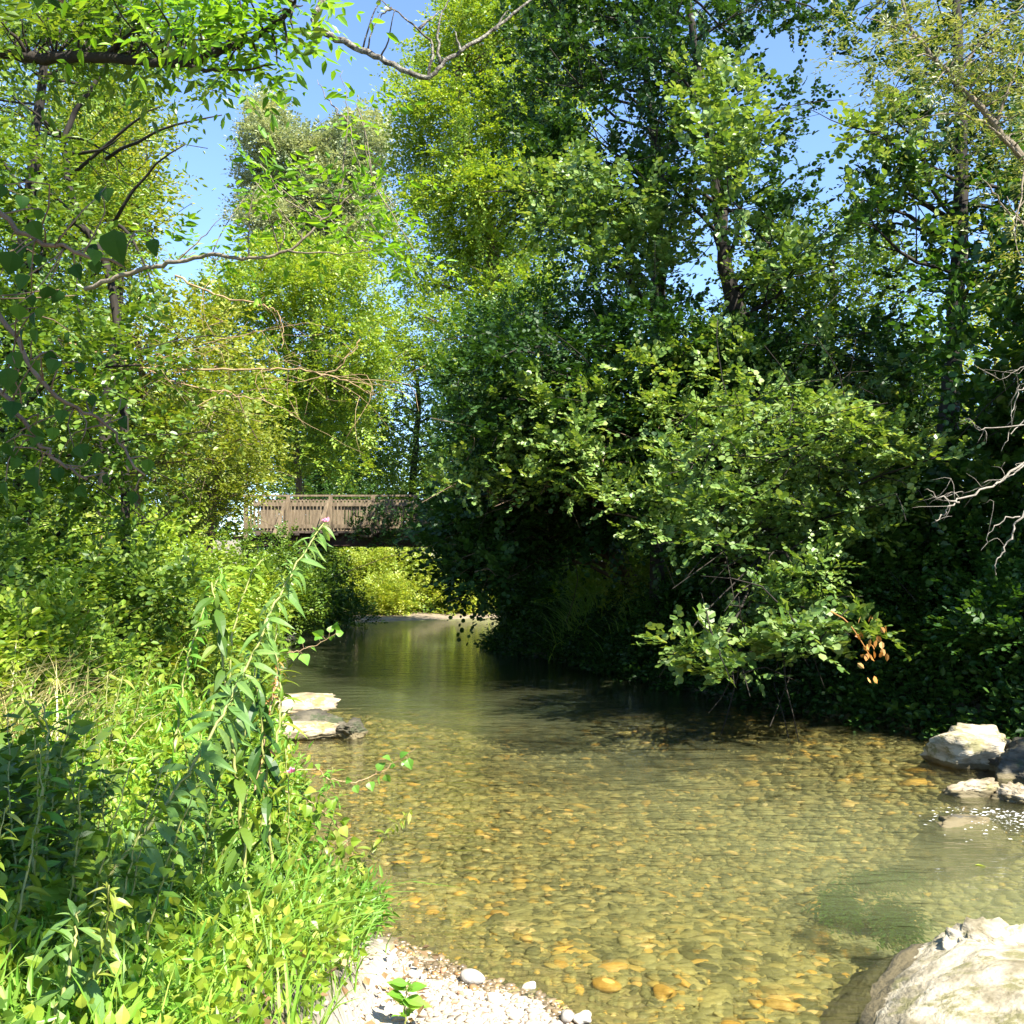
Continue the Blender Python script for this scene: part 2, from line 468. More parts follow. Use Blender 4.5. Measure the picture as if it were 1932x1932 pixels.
c = mixc(N, L, sepc.outputs[2], c, sand.outputs[0])
c = mixc(N, L, sepc.outputs[1], c, mixc(N, L, sepc.outputs[2], mixc(N, L, sepc.outputs[0], bv.outputs[0], (.022, .028, .010)), (.30, .30, .165)))  # R blends in dark olive, painting far tree shade and dark reflections
L.new(c, pb.inputs['Base Color'])
b = N.new('ShaderNodeBump'); b.inputs['Strength'].default_value = .5; b.inputs['Distance'].default_value = .03
L.new(vo.outputs['Distance'], b.inputs['Height']); L.new(b.outputs[0], pb.inputs['Normal'])
L.new(pb.outputs[0], out.inputs[0])
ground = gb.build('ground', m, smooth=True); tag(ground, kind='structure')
d_ = sdf(X, Y)
cov = np.zeros((ny, nx, 4), np.float32); cov[..., 3] = 1
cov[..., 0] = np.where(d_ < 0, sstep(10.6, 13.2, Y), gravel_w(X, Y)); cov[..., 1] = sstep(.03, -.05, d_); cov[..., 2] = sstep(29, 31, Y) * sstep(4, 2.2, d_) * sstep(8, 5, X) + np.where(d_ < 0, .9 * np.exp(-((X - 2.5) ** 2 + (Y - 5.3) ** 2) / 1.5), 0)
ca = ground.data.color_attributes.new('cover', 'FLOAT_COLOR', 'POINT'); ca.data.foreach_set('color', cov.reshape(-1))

# ------------------------------------------------------------------ water
wx = axis([(-14, -6, 2), (-6, 8, .2), (8, 28, 2)]); wy = axis([(-8, 0, 2), (0, 36, .25)])
WX, WY = np.meshgrid(wx, wy); wb = MB(); n_ = len(wx)
ii = (np.arange(len(wy) - 1)[:, None] * n_ + np.arange(n_ - 1)[None, :]).ravel()
wb.add(np.stack([WX, WY, np.zeros_like(WX)], -1).reshape(-1, 3), np.stack([ii, ii + 1, ii + n_ + 1, ii + n_], -1).ravel(), np.full(len(ii), 4))
m = bpy.data.materials.new('river_water'); nt, N, L = nodes(m)
out = N.new('ShaderNodeOutputMaterial'); tc = N.new('ShaderNodeTexCoord')
def wave(sx, sy, det=4, dis=0):
    mp = N.new('ShaderNodeMapping'); mp.inputs['Scale'].default_value = (sx, sy, 1); mp.inputs['Rotation'].default_value = (0, 0, -.12); L.new(tc.outputs['Object'], mp.inputs[0])
    n = N.new('ShaderNodeTexNoise'); n.inputs['Scale'].default_value = 1; n.inputs['Detail'].default_value = det; n.inputs['Distortion'].default_value = dis
    L.new(mp.outputs[0], n.inputs['Vector']); return n.outputs['Fac']
b1 = N.new('ShaderNodeBump'); b1.inputs['Strength'].default_value = .22; b1.inputs['Distance'].default_value = .12; L.new(wave(2.0, 5.0, 3, .6), b1.inputs['Height'])
b2 = N.new('ShaderNodeBump'); b2.inputs['Strength'].default_value = .30; b2.inputs['Distance'].default_value = .03; L.new(wave(9, 22, 4, .4), b2.inputs['Height']); L.new(b1.outputs[0], b2.inputs['Normal'])
fr = N.new('ShaderNodeFresnel'); fr.inputs[0].default_value = 1.33; L.new(b2.outputs[0], fr.inputs['Normal'])
gl = N.new('ShaderNodeBsdfGlossy'); gl.inputs['Roughness'].default_value = .03; L.new(b2.outputs[0], gl.inputs['Normal'])
tp = N.new('ShaderNodeBsdfTransparent'); tp.inputs[0].default_value = (.90, .94, .80, 1)
df = N.new('ShaderNodeBsdfDiffuse'); 
at = N.new('ShaderNodeAttribute'); at.attribute_name = 'silt'
sc_ = N.new('ShaderNodeSeparateColor'); L.new(at.outputs['Color'], sc_.inputs[0])
df.inputs[0].default_value = (.25, .26, .125, 1)
rf = N.new('ShaderNodeBsdfRefraction'); rf.inputs['Color'].default_value = (.90, .94, .80, 1); rf.inputs['IOR'].default_value = 1.2; rf.inputs['Roughness'].default_value = .02; L.new(b2.outputs[0], rf.inputs['Normal'])
mr = N.new('ShaderNodeMixShader'); mr.inputs[0].default_value = .3; L.new(tp.outputs[0], mr.inputs[1]); L.new(rf.outputs[0], mr.inputs[2])
ms = N.new('ShaderNodeMixShader'); L.new(sc_.outputs[0], ms.inputs[0]); L.new(mr.outputs[0], ms.inputs[1]); L.new(df.outputs[0], ms.inputs[2])
mw = N.new('ShaderNodeMixShader'); L.new(fr.outputs[0], mw.inputs[0]); L.new(ms.outputs[0], mw.inputs[1]); L.new(gl.outputs[0], mw.inputs[2])
L.new(mw.outputs[0], out.inputs[0])
water = wb.build('water', m, smooth=True); tag(water, kind='structure')
dw = -sdf(WX, WY)
silt = .01 + .15 * sstep(.7, 3.2, dw) * sstep(16, 10, WY) + .04 * sstep(8, 14, WY) + .10 * np.exp(-((WX - 2.3) ** 2 + (WY - 5.2) ** 2) / 2.2)
silt = np.clip(silt + .05 * wob2(WX, WY, 1.3), 0, .75)
cov = np.zeros((len(wy), n_, 4), np.float32); cov[..., 0] = silt; cov[..., 3] = 1
water.data.color_attributes.new('silt', 'FLOAT_COLOR', 'POINT').data.foreach_set('color', cov.reshape(-1))

# ------------------------------------------------------------------ stones
def ico(sub):
    bm = bmesh.new(); bmesh.ops.create_icosphere(bm, subdivisions=sub, radius=1)
    v = np.array([x.co[:] for x in bm.verts]); f = np.array([[q.index for q in t.verts] for t in bm.faces]); bm.free(); return v, f
ICO = {s: ico(s) for s in (1, 2, 3)}

def stones(mb, C, r, flat=(.35, .7), sub=2, tilt=.15, lump=.16):
    v, f = ICO[sub]; n = len(C)
    r = np.broadcast_to(np.asarray(r, float), (n,))
    vv = np.tile(v[None], (n, 1, 1))
    vv = np.sign(vv) * np.abs(vv) ** R.uniform(.75, 1.05, (n, 1, 1))
    for _ in range(3):
        a = R.normal(size=(n, 1, 3)) * 1.6; ph = R.uniform(0, 6.28, (n, 1))
        vv = vv * (1 + lump * np.sin((vv * a).sum(-1) + ph))[..., None]
    sc = np.stack([R.uniform(.85, 1.35, n), R.uniform(.65, 1.0, n), R.uniform(*flat, n)], -1) * r[:, None]
    vv = vv * sc[:, None, :]
    az = R.uniform(0, 6.28, n); tl = R.normal(size=(n, 2)) * tilt
    c, s = np.cos(az), np.sin(az); z0 = np.zeros(n); o1 = np.ones(n)
    Rz = np.stack([np.stack([c, -s, z0], -1), np.stack([s, c, z0], -1), np.stack([z0, z0, o1], -1)], 1)
    vv = np.einsum('nij,nmj->nmi', Rz, vv)
    vv[..., 2] += vv[..., 0] * tl[:, None, 0] + vv[..., 1] * tl[:, None, 1]
    vv += np.asarray(C)[:, None, :]
    fl = (f[None] + (np.arange(n) * len(v))[:, None, None]).reshape(-1)
    mb.add(vv, fl, np.full(n * len(f), 3))

# cobbles under water
sb = MB()
for (y0, y1, n, r0, r1, sub) in ((2.6, 5.5, 10500, .014, .060, 2), (5.5, 8.5, 9500, .02, .065, 1), (8.5, 12.5, 5000, .035, .09, 1)):
    x = R.uniform(-2.8, 5.0, n * 2); y = R.uniform(y0, y1, n * 2); dd = sdf(x, y)
    k = (dd < .05) & (np.abs(x) < .62 * y + .6) & (np.exp(-((x - 2.5) ** 2 + (y - 5.3) ** 2) / 1.5) < R.uniform(.25, .75, len(x))); x, y = x[k][:n], y[k][:n]
    r = r0 + (r1 - r0) * R.random(len(x)) ** 2.2
    r = r * (.32 + .68 * sstep(.05, .7, -sdf(x, y)))
    z = H(x, y) + r * .04
    stones(sb, np.stack([x, y, z], -1), r, (.16, .40), sub, .10, .2)
tag(sb.build('riverbed_cobbles', M['bedstone'], smooth=True), 'olive and ochre cobbles covering the river bed under clear water', 'river stones', kind='stuff')

gbm = MB(); wgm = MB()
M['wetgravel'] = surf_mat('wet_gravel', [(.3, (.13, .10, .06)), (.7, (.22, .17, .105))], 20, bump=.2, rough=.3, spec=.6,
    island=[(0, (.6, .58, .55)), (.4, (1, .95, .88)), (.9, (1.3, 1.2, 1.05)), (1, (1.5, .95, .5))])
n = 16000
x = R.uniform(-1.0, 1.2, n); y = R.uniform(2.6, 5.2, n); dd = sdf(x, y)
k = (dd > -.04) & (gravel_w(x, y) > R.uniform(.1, .9, n)); x, y = x[k], y[k]
r = .006 + .018 * R.random(len(x)) ** 3
wet = H(x, y) < .007 + .005 * wob2(x, y, 4)
stones(gbm, np.stack([x, y, H(x, y) + r * .08], -1)[~wet], r[~wet], (.35, .6), 1)
stones(wgm, np.stack([x, y, H(x, y) + r * .08], -1)[wet], r[wet], (.35, .6), 1)
tag(wgm.build('wet_gravel', M['wetgravel'], smooth=True), 'dark wet gravel in a narrow band along the beach waterline', 'gravel', kind='stuff')
tag(gbm.build('gravel', M['gravel'], smooth=True), 'bleached pale gravel forming the small beach at the water edge', 'gravel', kind='stuff')

def stone_thing(px, py, r, label, mat, z=None, flat=(.55, .7), group=None, cat='stone', name='stone', sub=3, lump=.14):
    p = G(px, py, 0.03); p[2] = (H(p[0], p[1]) if z is None else z) + r * .3
    mb = MB(); stones(mb, p[None], np.array([r * (.62 if cat == 'stone' and mat is M['ochre'] else .55)]), flat, sub, .1, lump)
    o = mb.build(name, mat, origin=p, smooth=True); return tag(o, label, cat, group)

def flat_mat(name, a, b, rough=.8):
    return surf_mat(name, [(.35, a), (.65, b)], 18, bump=.25, rough=rough)
M['greystone'] = flat_mat('grey_stone', (.27, .25, .22), (.36, .33, .29))
M['redstone'] = flat_mat('red_stone', (.42, .19, .11), (.52, .27, .17))
M['whitestone'] = flat_mat('white_stone', (.42, .39, .33), (.50, .47, .41))
M['ochre'] = flat_mat('ochre_stone', (.36, .19, .04), (.46, .26, .065), .5)
stone_thing(893, 1843, .085, 'large rounded grey stone on the gravel beach', M['greystone'])
stone_thing(836, 1825, .030, 'small brick-red stone lying left of the large grey stone', M['redstone'])
stone_thing(858, 1887, .026, 'small reddish stone below the large grey stone', M['redstone'])
stone_thing(780, 1837, .045, 'pale flattish stone at the left of the gravel beach', M['whitestone'])
stone_thing(932, 1878, .05, 'white angular stone right of and below the large grey stone', M['whitestone'])
stone_thing(1000, 1850, .045, 'smooth pale stone at the waterline beside the beach', M['whitestone'])
stone_thing(1070, 1913, .065, 'oval grey-white stone low on the beach beside the water', M['greystone'])
stone_thing(1100, 1915, .06, 'pale grey oval stone touching the water at the beach tip', M['whitestone'])
for (px, py, r, lb) in ((1340, 1692, .10, 'bright ochre flat stone under water in midstream'), (1250, 1693, .08, 'ochre stone under water left of the brightest midstream stone'),
        (940, 1685, .07, 'ochre stone under shallow water off the left bank'), (1140, 1835, .08, 'yellow ochre stone under water off the beach'),
        (1250, 1845, .10, 'long ochre stone under water below midstream'), (1060, 1790, .06, 'small ochre stone under water near the beach top'),
        (1385, 1905, .09, 'ochre stone under water at the bottom of the frame'), (1150, 1798, .09, 'pale elongated stone under water in front of the beach'),
        (1010, 1765, .055, 'round ochre stone under shallow water above the beach'), (1470, 1840, .09, 'orange stone under water toward the white boulder')):
    p = G(px, py, -.05); stone_thing(px, py, r, lb, M['ochre'], min(float(H(p[0], p[1])), -.045), (.3, .4), 'ochre stones on the river bed')

def rock(name, label, c, rad, mat, seed, strata=(.3, .2, 1), amp=.16, fq=2.2, group=None, rotz=0, sub=5, tilt=(0, 0), pow_=.8):
    bm = bmesh.new(); bmesh.ops.create_icosphere(bm, subdivisions=sub, radius=1)
    st = Vector(strata).normalized(); off = Vector((seed * 3.7, seed * 1.3, seed * 2.1))
    rs = random.Random(seed * 17 + 5)
    cuts = []
    for _ in range(13):
        nv = Vector((rs.gauss(0, 1), rs.gauss(0, 1), rs.gauss(0, .8) + .15)).normalized(); cuts.append((nv, rs.uniform(.58, .86)))
    for v in bm.verts:
        p = v.co.copy()
        p = Vector([math.copysign(abs(q) ** pow_, q) for q in p])
        for nv, dd in cuts:
            t = p.dot(nv) - dd
            if t > 0: p -= nv * t * .92
        p *= 1.18
        n1 = mnoise.fractal(p * fq * .6 + off, 1.0, 2.0, 3)
        n2 = mnoise.fractal(p * fq * 3 + off, .9, 2.1, 5)
        lay = p.dot(st) * 5 + n1 * 1.2
        lay = abs((lay % 1) - .5) * 2
        p *= 1 + amp * n1 * .8 + amp * .2 * n2 + amp * .34 * (lay - .5)
        v.co = Vector((p.x * rad[0], p.y * rad[1], p.z * rad[2]))
        v.co.z += v.co.x * tilt[0] + v.co.y * tilt[1]
    for f in bm.faces: f.smooth = True
    me = bpy.data.meshes.new(name); bm.to_mesh(me); bm.free(); me.materials.append(mat)
    o = bpy.data.objects.new(name, me); o.location = c; o.rotation_euler.z = rotz; COL.objects.link(o)
    return tag(o, label, 'rock', group)

rock('boulder', 'big white limestone boulder at the bottom right corner in the stream', (1.97, 3.70, -.05), (1.04, 1.02, .31), M['limestone'], 3, (.5, -.5, .8), .15, 1.2, rotz=-.2, tilt=(.08, -.02))
rock('boulder', 'pointed crest of pale limestone rising behind the big white boulder', (1.98, 4.30, -.05), (.22, .26, .21), M['limestone'], 8, (.6, -.4, .6), .28, 2.0, rotz=.5, tilt=(.1, 0))
rr = 'rocks at the right bank'
rock('rock', 'pale peaked rock with a sunlit front on the right bank shallows', (3.98, 9.0, .05), (.30, .36, .33), M['limestone'], 1, (.2, .3, 1), .26, 1.8, rr, .4)
rock('rock', 'dark mossy rock in front of the pale peaked rock', (4.22, 8.5, 0), (.30, .26, .19), M['darkrock'], 2, (.2, .3, 1), .28, 2, rr)
rock('rock', 'dark rounded rock at the right edge beyond the riffle', (4.5, 8.5, .02), (.33, .32, .28), M['darkrock'], 4, (.4, .3, 1), .22, 2, rr)
rock('rock', 'small grey-white rock low in the water before the dark mossy rock', (3.45, 7.75, -.02), (.22, .17, .14), M['tanrock'], 5, (.2, .1, 1), .3, 2, rr)
rock('rock', 'small brown broken rock beside the riffle', (3.66, 7.55, -.02), (.16, .16, .13), M['tanrock'], 6, (.2, .1, 1), .34, 2, rr)
rock('rock', 'grey block between the mossy rock and the right edge', (4.1, 8.0, -.02), (.16, .15, .14), M['darkrock'], 9, (.2, .1, 1), .3, 2, rr)
rock('rock', 'submerged dark rock left of the white riffle', (3.0, 6.95, -.12), (.34, .22, .15), M['darkrock'], 10, (.2, .1, 1), .3, 2, rr)
lr = 'stone slabs at the left bank'
rock('rock_slab', 'upper pale stone slab jutting from the left bank over the water', (-2.36, 11.15, .20), (.43, .30, .09), M['tanrock'], 11, (0, 0, 1), .2, 1.8, lr, .10, pow_=.6)
rock('rock_slab', 'lower long stone slab with a mossy tip reaching into the river', (-2.14, 10.25, .07), (.54, .24, .10), M['tanrock'], 12, (0, 0, 1), .2, 1.8, lr, .14, pow_=.62)
rock('rock', 'dark hollow rock under the upper slab at the left bank', (-2.1, 10.85, .05), (.38, .25, .13), M['darkrock'], 13, (0, 0, 1), .25, 1.8, lr)
rock('rock', 'mossy knob at the river end of the lower slab', (-1.60, 10.32, .04), (.17, .2, .10), M['darkrock'], 14, (0, 0, 1), .3, 2.2, lr)

# ------------------------------------------------------------------ foliage builders
def clump_fill(mb, C, r, ns, k, L, ls, T, out=.7, up=.25, droop=.15, opposite=False, mi=0, flat=.7, nj=.36, ang=52, jit=.28):
    """leafy sprays all through clumps (spheres) centred on C"""
    C = np.asarray(C, float); n = len(C)
    if n == 0: return
    r = np.broadcast_to(np.asarray(r, float), (n,)) * R.uniform(.7, 1.3, n)
    ns = max(2, int(ns * .66)); k = k if opposite else int(k * 1.5); L = L * 1.35
    idx = np.repeat(np.arange(n), ns)
    o = rvec(len(idx)); rad = r[idx] * R.random(len(idx)) ** .45
    o[:, 2] *= flat
    A = C[idx] + o * rad[:, None]
    Dv = o * out + rvec(len(idx)) * .55 + UP * up
    sprigs(mb, A, Dv, k, L, ls, T, droop, ang, jit, opposite, nj=nj, mi=mi)

GAPS = [(1320, 420, 24), (1335, 470, 18), (1560, 240, 28), (1610, 205, 22), (1500, 465, 16), (1640, 300, 18), (1690, 430, 16), (1740, 615, 14), (1750, 15, 45), (1530, 100, 18), (1590, 340, 18), (1330, 365, 20), (1185, 205, 14), (1480, 120, 12), (1130, 250, 10)]
def tree(name, label, cat, trunk, crown, mats, r0=.15, group=None, limbs=24, tsides=9):
    """trunk: list of points (ground first); crown: list of dict(poly/pts, D, dD, n, ...)"""
    trunk = smooth_path(trunk, 6, .01)
    base = trunk[0]
    e = thing(name, label, cat, base, group)
    tb, cb = MB(), MB()
    tube(tb, trunk, np.linspace(r0, r0 * .28, len(trunk)) * (1 + .5 * np.exp(-np.arange(len(trunk)) * .8)), tsides, wob=.05)
    ends = []
    for c in crown:
        c = dict(c); 
        if 'poly' in c:
            q = sample_poly(c.pop('poly'), c.pop('n')); D = c.pop('D'); dD = c.pop('dD', 1)
            if callable(D): Dq = np.array([D(*p) for p in q])
            else: Dq = np.full(len(q), D)
            rpx = c['r'] / Dq * W * .62
            keep = np.ones(len(q), bool)
            for hx, hy, hr in GAPS:      # openings between the boughs where no spray grows
                keep &= np.hypot(q[:, 0] - hx, q[:, 1] - hy) > hr + rpx
            q, Dq = q[keep], Dq[keep]
            C = P(q[:, 0], q[:, 1], Dq + R.uniform(-dD, dD, len(q)))
        else: C = np.asarray(c.pop('pts'), float)
        zg = H(C[:, 0], C[:, 1]); C[:, 2] = np.maximum(C[:, 2], np.maximum(zg, 0) + .25)
        ends.append(C)
        clump_fill(cb, C, **c)
    C = np.concatenate(ends)
    for i in R.permutation(len(C))[:limbs]:
        dist = np.linalg.norm(trunk - C[i], axis=1) + 2.0 * np.maximum(trunk[:, 2] - C[i][2] + .3, 0)
        j = int(np.argmin(dist)); j = min(max(j, 1), len(trunk) - 1)
        ra = r0 * .32 * (1 - .6 * j / len(trunk))
        p = limb(tb, trunk[j], C[i], ra, .008)
        for _ in range(4):
            q = p[R.integers(2, len(p))]
            limb(tb, q, C[i] + R.normal(size=3) * .45, ra * .3, .004, m=4, seg=4)
    tb.build('trunk', mats[0], e, smooth=True)
    cb.build('crown', mats[1] if not isinstance(mats[1], (list, tuple)) else list(mats[1]), e)
    return e

def gpt(x, y): return np.array([x, y, float(H(x, y)) - .1])

def bush(name, label, cat, c, rad, mat, n=26, r=.35, ns=60, k=7, L=.22, ls=.05, T=OVAL, group=None, wood='brown_bark', stems=9, **kw):
    """rounded shrub: c = (x, y) base, rad = (rx, ry, rz) of its mass, which stands on the ground"""
    base = gpt(*c)
    e = thing(name, label, cat, base, group)
    o = rvec(n) * (R.random((n, 1)) ** .4)
    o[:, 2] = np.abs(o[:, 2]) 
    C = base + o * np.asarray(rad); C[:, 2] += .15
    zg = np.maximum(H(C[:, 0], C[:, 1]), 0.02); C[:, 2] = np.maximum(C[:, 2], zg + .12)
    lb = MB(); clump_fill(lb, C, r, ns, k, L, ls, T, **kw)
    sb_ = MB()
    for i in R.permutation(n)[:stems]:
        limb(sb_, base + R.normal(size=3) * [.1, .1, 0], C[i], .02 + .01 * rad[2], .005, m=5)
    sb_.build('stems', M[wood], e, smooth=True)
    lb.build('foliage', mat, e)
    return e

def px_path(pts, D=None, z=None):
    return np.array([P(p[0], p[1], p[2] if len(p) > 2 else D) for p in pts])

# ------------------------------------------------------------------ footbridge
def footbridge():
    yb = 27.0; x0, x1 = -7.05, .75; zd = 2.60
    e = thing('footbridge', 'weathered wooden footbridge with picket railings crossing the river', 'bridge', (-3.2, yb, zd))
    g = MB()
    for yy in (yb + .15, yb + 1.55):
        box(g, ((x0 + x1) / 2, yy, zd - .25), x1 - x0 + .6, .14, .26)
        for zz in (-.125, -.375): box(g, ((x0 + x1) / 2, yy, zd + zz), x1 - x0 + .6, .26, .022)
    g.build('girder', M['steel'], e)
    d = MB(); n = int((x1 - x0) / .16)
    for i in range(n):
        box(d, (x0 + .16 * (i + .5), yb + .85 + R.normal() * .012, zd - .03 + R.normal() * .003), .146, 1.95, .055)
    for i in range(8): box(d, (x0 + .4 + i * 1.02, yb + .85, zd - .087), .09, 2.25, .06)
    d.build('deck', M['darkwood'], e)
    posts = [x0 + .05 + 1.115 * i for i in range(8)]
    for side, yy in ((0, yb - .06), (1, yb + 1.76)):
        o = -1 if side == 0 else 1
        h = MB(); beam(h, (x0 - .05, yy, zd + .93), (x1 + .05, yy, zd + .93), .13, .045); h.build('handrail', M['wood'], e)
        for zz in (.70, .12):
            h = MB(); beam(h, (x0, yy + o * .050, zd + zz), (x1, yy + o * .050, zd + zz), .03, .10); h.build('rail_plank', M['wood'], e)
        for i, xx in enumerate(posts):
            h = MB(); box(h, (xx, yy + o * .03, zd + .36), .095, .10, 1.10); h.build('post', M['wood'], e)
            if i and i < 7:
                b_ = MB(); beam(b_, (xx - .06, yy + o * .10, zd + .78), (xx - .36 + .1, yy + o * .52, zd - .12), .075, .06)
                box(b_, (xx - .1, yy + o * .30, zd - .15), .30, .62, .05); b_.build('brace', M['wood'], e)
        for i in range(7):
            pk = MB(); a = posts[i] + .075; w = posts[i + 1] - .075 - a; k = 10
            for j in range(k):
                xx = a + w * (j + .5) / k + R.normal() * .004
                box(pk, (xx, yy, zd + .43 + R.normal() * .006), .058, .024, .82, [[math.cos(t), 0, math.sin(t)], [0, 1, 0], [-math.sin(t), 0, math.cos(t)]] if (t := R.normal() * .012) is not None else None)
            pk.build('picket_panel', M['wood'], e)
    for xx in (x0 - .45, x1 + .25):
        a = MB(); box(a, (xx, yb + .85, zd / 2 - .3), .7, 2.3, zd + .1); a.build('abutment', M['concrete'], e)
footbridge()
pil = P(811, 1068, 36.6)
pm = MB(); q = smooth_path([(pil[0], 36.6, -.3), (pil[0] + .02, 36.6, 1.6), (pil[0] - .02, 36.6, 3.4)], 5, .01); tube(pm, q, .36, 12, wob=.06)
tag(pm.build('bridge_pier', M['concrete'], origin=(pil[0], 36.6, 0), smooth=True), 'pale pillar standing behind the bridge at its right end', 'pillar')

def vine():
    tree('climbing_shrub', 'leafy climbing shrub draped over the right half of the bridge railing', 'shrub', [gpt(1.1, 24.4), (.6, 25.2, 1.6), (-.4, 26.2, 2.6), (-1.6, 26.6, 2.9)],
     [dict(poly=[(640, 990), (700, 960), (760, 970), (820, 930), (840, 1030), (700, 1020)], D=26.4, dD=.2, n=13, r=.22, ns=34, k=7, L=.25, ls=.075, T=OVAL)], [M['bark'], M['alder']], .05, limbs=12)

# ------------------------------------------------------------------ trees behind the bridge
def T_(px, D, pts):
    """trunk from the ground below (px, D) through the listed pixels"""
    b = P(px, 1060, D); g = gpt(b[0], b[1])
    return np.vstack([g] + [P(p[0], p[1], p[2] if len(p) > 2 else D) for p in pts])
vine()

tree('poplar_tree', 'hazy silvery-green poplar standing far off in the gap of sky', 'tree', T_(610, 52, [(600, 700), (560, 400), (530, 230)]),
     [dict(poly=[(455, 265), (490, 195), (525, 205), (545, 270)], D=51, dD=1, n=9, r=.6, ns=80, k=6, L=.6, ls=.19, T=KITE, droop=.1),
      dict(poly=[(630, 270), (660, 215), (715, 215), (720, 290)], D=51, dD=1, n=8, r=.6, ns=80, k=6, L=.6, ls=.19, T=KITE, droop=.1),
      dict(poly=[(475, 300), (500, 225), (560, 260), (610, 270), (700, 250), (720, 420), (650, 520), (540, 510), (470, 430)], D=52, dD=2.5, n=70, r=.95, ns=150, k=6, L=.7, ls=.20, T=KITE, droop=.1)],
     [M['pale_bark'], M['silver']], .35, limbs=30)
tree('willow_tree', 'tall bright green willow rising behind the right half of the bridge', 'tree', T_(900, 40, [(890, 800), (930, 480), (880, 300), (860, 60)]),
     [dict(poly=[(765, 190), (800, 90), (880, -10), (1000, -80), (1100, 60), (1080, 350), (1010, 640), (890, 620), (840, 560), (820, 470), (775, 400), (760, 300)], D=40, dD=3, n=140, r=.9, ns=130, k=6, L=.6, ls=.155, T=KITE, droop=.3),
      dict(poly=[(720, 440), (800, 480), (880, 640), (860, 720), (720, 700), (760, 560)], D=38, dD=1.5, n=26, r=.7, ns=70, k=6, L=.5, ls=.14, T=KITE, droop=.3)],
     [M['brown_bark'], M['bright']], .42, limbs=36)
tree('round_tree', 'low mid green tree right behind the bridge railing centre', 'tree', T_(780, 42, [(780, 900), (790, 760), (780, 690)]),
     [dict(poly=[(700, 730), (760, 690), (850, 660), (920, 690), (930, 960), (700, 960)], D=42, dD=1.8, n=60, r=.85, ns=80, k=7, L=.45, ls=.11, T=KITE)],
     [M['bark'], M['mid']], .2)
tree('dark_tree', 'dark green tree behind the left half of the bridge', 'tree', T_(600, 43, [(600, 900), (610, 760), (630, 690)]),
     [dict(poly=[(500, 780), (620, 700), (720, 690), (730, 930), (500, 930)], D=43, dD=1.6, n=56, r=.9, ns=80, k=7, L=.45, ls=.12, T=KITE)],
     [M['bark'], M['deep']], .22)
tree('ash_tree', 'loose bright green ash tree with open crown left of the tall willow', 'tree', T_(580, 31.5, [(560, 860), (540, 690), (560, 520)]),
     [dict(poly=[(430, 740), (700, 720), (680, 900), (560, 920), (440, 860)], D=31.5, dD=1.2, n=36, r=.6, ns=80, k=7, L=.45, ls=.12, T=KITE, droop=.2),
      dict(poly=[(400, 560), (420, 500), (520, 470), (640, 480), (720, 570), (750, 640), (730, 730), (600, 760), (480, 740), (390, 680), (400, 560)], D=31, dD=1.8, n=75, r=.6, ns=95, k=7, L=.45, ls=.12, T=KITE, droop=.2)],
     [M['brown_bark'], M['bright']], .13, limbs=30)
tree('field_maple', 'yellow-green bushy maple leaning over the left end of the bridge', 'tree', T_(380, 22.5, [(400, 960), (420, 860), (430, 800)]),
     [dict(poly=[(280, 790), (380, 760), (470, 780), (520, 850), (500, 910), (450, 950), (400, 1000), (280, 1000)], D=23, dD=1.4, n=56, r=.5, ns=70, k=7, L=.35, ls=.085, T=KITE, droop=.25)],
     [M['brown_bark'], M['yellow']], .14)
tree('hazel_tree', 'broad yellowish hazel filling the left bank below the bare twigs', 'tree', T_(250, 17, [(260, 900), (270, 760), (260, 640)]),
     [dict(poly=[(60, 570), (330, 560), (420, 600), (470, 720), (400, 830), (260, 900), (60, 900)], D=17, dD=1.6, n=75, r=.5, ns=60, k=7, L=.32, ls=.075, T=OVAL, droop=.2)],
     [M['brown_bark'], M['yellow']], .15, limbs=28)
tree('dark_tree', 'shadowy green trees mass above the right end of the bridge', 'tree', T_(960, 28, [(960, 860), (960, 700), (940, 620)]),
     [dict(poly=[(840, 690), (900, 600), (1000, 560), (1080, 600), (1080, 900), (860, 940)], D=27, dD=1.6, n=60, r=.65, ns=75, k=7, L=.42, ls=.10, T=KITE)],
     [M['bark'], M['deep']], .2)

# ------------------------------------------------------------------ tall alders on the right bank
tree('alder_tree', 'tall dark alder with its black trunk bare below the crown', 'tree', T_(1415, 16, [(1405, 690), (1370, 500), (1350, 330), (1320, 140), (1290, -40)]),
     [dict(poly=[(1180, 30), (1260, -80), (1480, -80), (1600, 40), (1600, 240), (1500, 330), (1470, 430), (1400, 400), (1300, 380), (1190, 300)], D=16.5, dD=1.8, n=34, r=.36, ns=46, k=7, L=.30, ls=.08, T=ROUND, droop=.2),
      dict(poly=[(1440, 380), (1520, 400), (1500, 600), (1380, 640), (1420, 520)], D=17, dD=1.2, n=14, r=.4, ns=36, k=7, L=.3, ls=.08, T=ROUND),
      dict(poly=[(1300, 100), (1360, 90), (1420, 220), (1390, 420), (1560, 480), (1480, 560), (1340, 300)], D=14.6, dD=.6, n=15, r=.27, ns=40, k=7, L=.3, ls=.085, T=ROUND, mi=1)],
     [M['bark'], [M['alder'], M['lit_glossy']]], .17, limbs=34)
